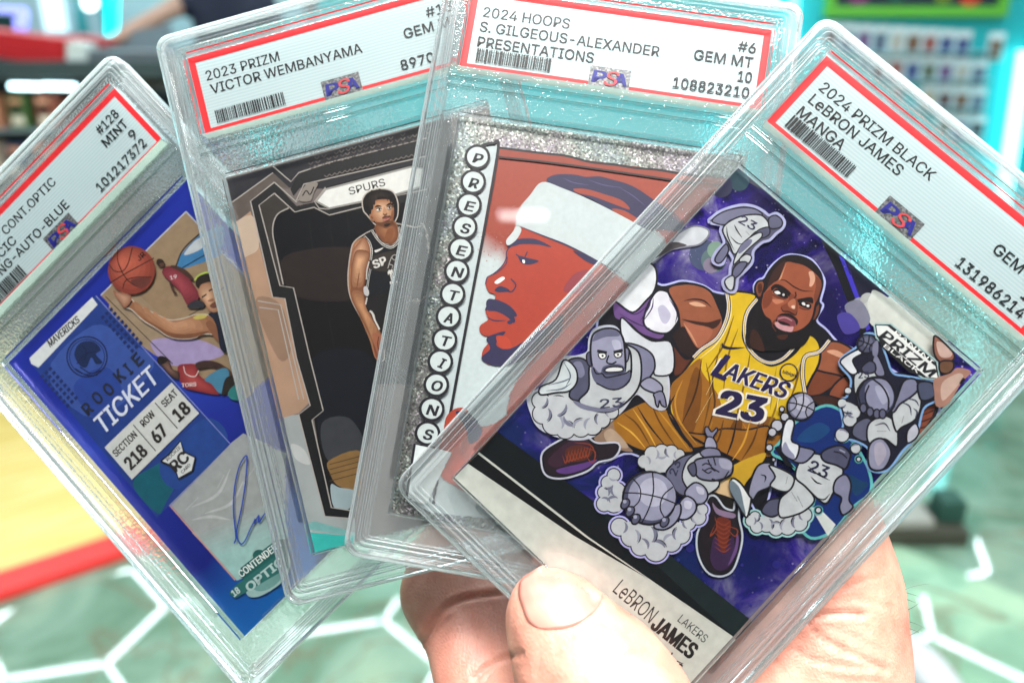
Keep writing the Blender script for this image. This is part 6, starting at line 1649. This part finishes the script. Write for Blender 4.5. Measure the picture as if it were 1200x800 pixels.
for co, n_ in zip(COS, NRM):
    px_ = to_px(co)
    d = (mnoise.noise(co * 60) * .35 + mnoise.noise(co * 180) * .12) * MM
    if px_[1] < 840 and n_.dot(camo - co) > 0:
        for poly, dp, wd_, bx0, bx1, by0, by1 in FOLD:
            if not (bx0 < px_[0] < bx1 and by0 < px_[1] < by1): continue
            m_ = min((seg_d(px_, poly[i], poly[i + 1]) for i in range(len(poly) - 1)))
            if m_ < wd_ * 3: d -= 1.35 * dp * math.exp(-(m_ / wd_) ** 2) * MM - .22 * dp * math.exp(-((m_ - 2 * wd_) / wd_) ** 2) * MM
    NEW.extend(co + n_ * d)
hm.vertices.foreach_set('co', NEW); hm.update()
for p in hm.polygons: p.use_smooth = True
hm.name = 'hand'
hand = link('hand', hm, SKINM)
tag(hand, 'left hand gripping the fanned slabs with the thumb in front', 'hand')

# thumb nail: a thin curved plate lying on the thumb
hm.calc_loop_triangles()
bvh = BVHTree.FromPolygons([v.co for v in hm.vertices], [tuple(t.vertices) for t in hm.loop_triangles])
def on_hand(x, y):
    h = bvh.ray_cast(camo, pix_dir(x, y).normalized())
    return (h[0], h[1]) if h[0] else (None, None)
cx_, cy_ = 657, 697; ax = Vector((-.32, -.947)); ay = Vector((.947, -.32))
nu, nv = 18, 16; bm = bmesh.new(); gridv = []; okc = True
for j in range(nv + 1):
    row = []
    t = -1 + 2 * j / nv
    for i in range(nu + 1):
        q = -1 + 2 * i / nu
        hw = 47 * (1 - max(0, abs(t) - .2) ** 3.0 * (.42 if t > 0 else .55))
        bow = (1 - q * q)
        X_ = cx_ + ay.x * q * hw + ax.x * (t * 30 + (6 * bow if t > 0 else -9 * bow) * abs(t)); Y_ = cy_ + ay.y * q * hw + ax.y * (t * 30 + (6 * bow if t > 0 else -9 * bow) * abs(t))
        p, n_ = on_hand(X_, Y_)
        if p is None: p = row[-1].co if row else camo; n_ = Vector((0, 0, 1))
        lift = .42 * (1 - .55 * max(abs(q), abs(t) if t < 0 else 0) ** 4) + (.25 if t > .8 else 0)
        row.append(bm.verts.new(p + n_ * lift * MM))
    gridv.append(row)
for j in range(nv):
    for i in range(nu): bm.faces.new((gridv[j][i], gridv[j][i + 1], gridv[j + 1][i + 1], gridv[j + 1][i]))
for _ in range(4): bmesh.ops.smooth_vert(bm, verts=[v for r_ in gridv[1:-1] for v in r_[1:-1]], factor=.5, use_axis_x=True, use_axis_y=True, use_axis_z=True)
bmesh.ops.recalc_face_normals(bm, faces=bm.faces[:])
def nail_material():
    m, nt, b, o = mat('nail')
    b.inputs['Base Color'].default_value = (*lin('#e0b3a4'), 1); b.inputs['Roughness'].default_value = .34; b.inputs['Coat Weight'].default_value = .2; b.inputs['Coat Roughness'].default_value = .12
    tc = N(nt, 'ShaderNodeTexCoord'); n1 = N(nt, 'ShaderNodeTexNoise', i_Scale=120.0, i_Detail=2.0); nt.links.new(tc.outputs['Object'], n1.inputs['Vector'])
    r = ramp(nt, [(.35, lin('#a5655a')), (.65, lin('#bb8072'))]); nt.links.new(n1.outputs[0], r.inputs[0]); nt.links.new(r.outputs[0], b.inputs['Base Color'])
    return m
nail = bm_obj('thumb_nail', bm, nail_material(), hand, True)
so = nail.modifiers.new('t', 'SOLIDIFY'); so.thickness = .0006; so.offset = -1
# a few fine hairs on the outer edge of the palm
HAIR = simple('hair', '#2a1c16', .5)
rr = random.Random(4)
for x, y, L_ in ((1056, 694, 8), (1057, 702, 6), (1058, 714, 7), (1060, 728, 10), (1060, 736, 12), (1060, 744, 9), (1058, 690, 16)):
    for dx in range(0, 24):
        p, n_ = on_hand(x + 6 - dx, y)
        if p is not None: break
    if p is None: continue
    out = (CAM.to_3x3() @ Vector((1, rr.uniform(-.5, .6), rr.uniform(-.1, .3)))).normalized(); side = (CAM.to_3x3() @ Vector((0, rr.uniform(-1, 1), 0)))
    bm = bmesh.new(); add_tube(bm, [p - out * .0005] + [p + out * (L_ * .35 * f * MM) + side * (L_ * .14 * f * f * MM) for f in (.25, .5, .75, 1)], [.00005, .00005, .00004, .00003, .00001], 5)
    bm_obj('hair_strand', bm, HAIR, hand)
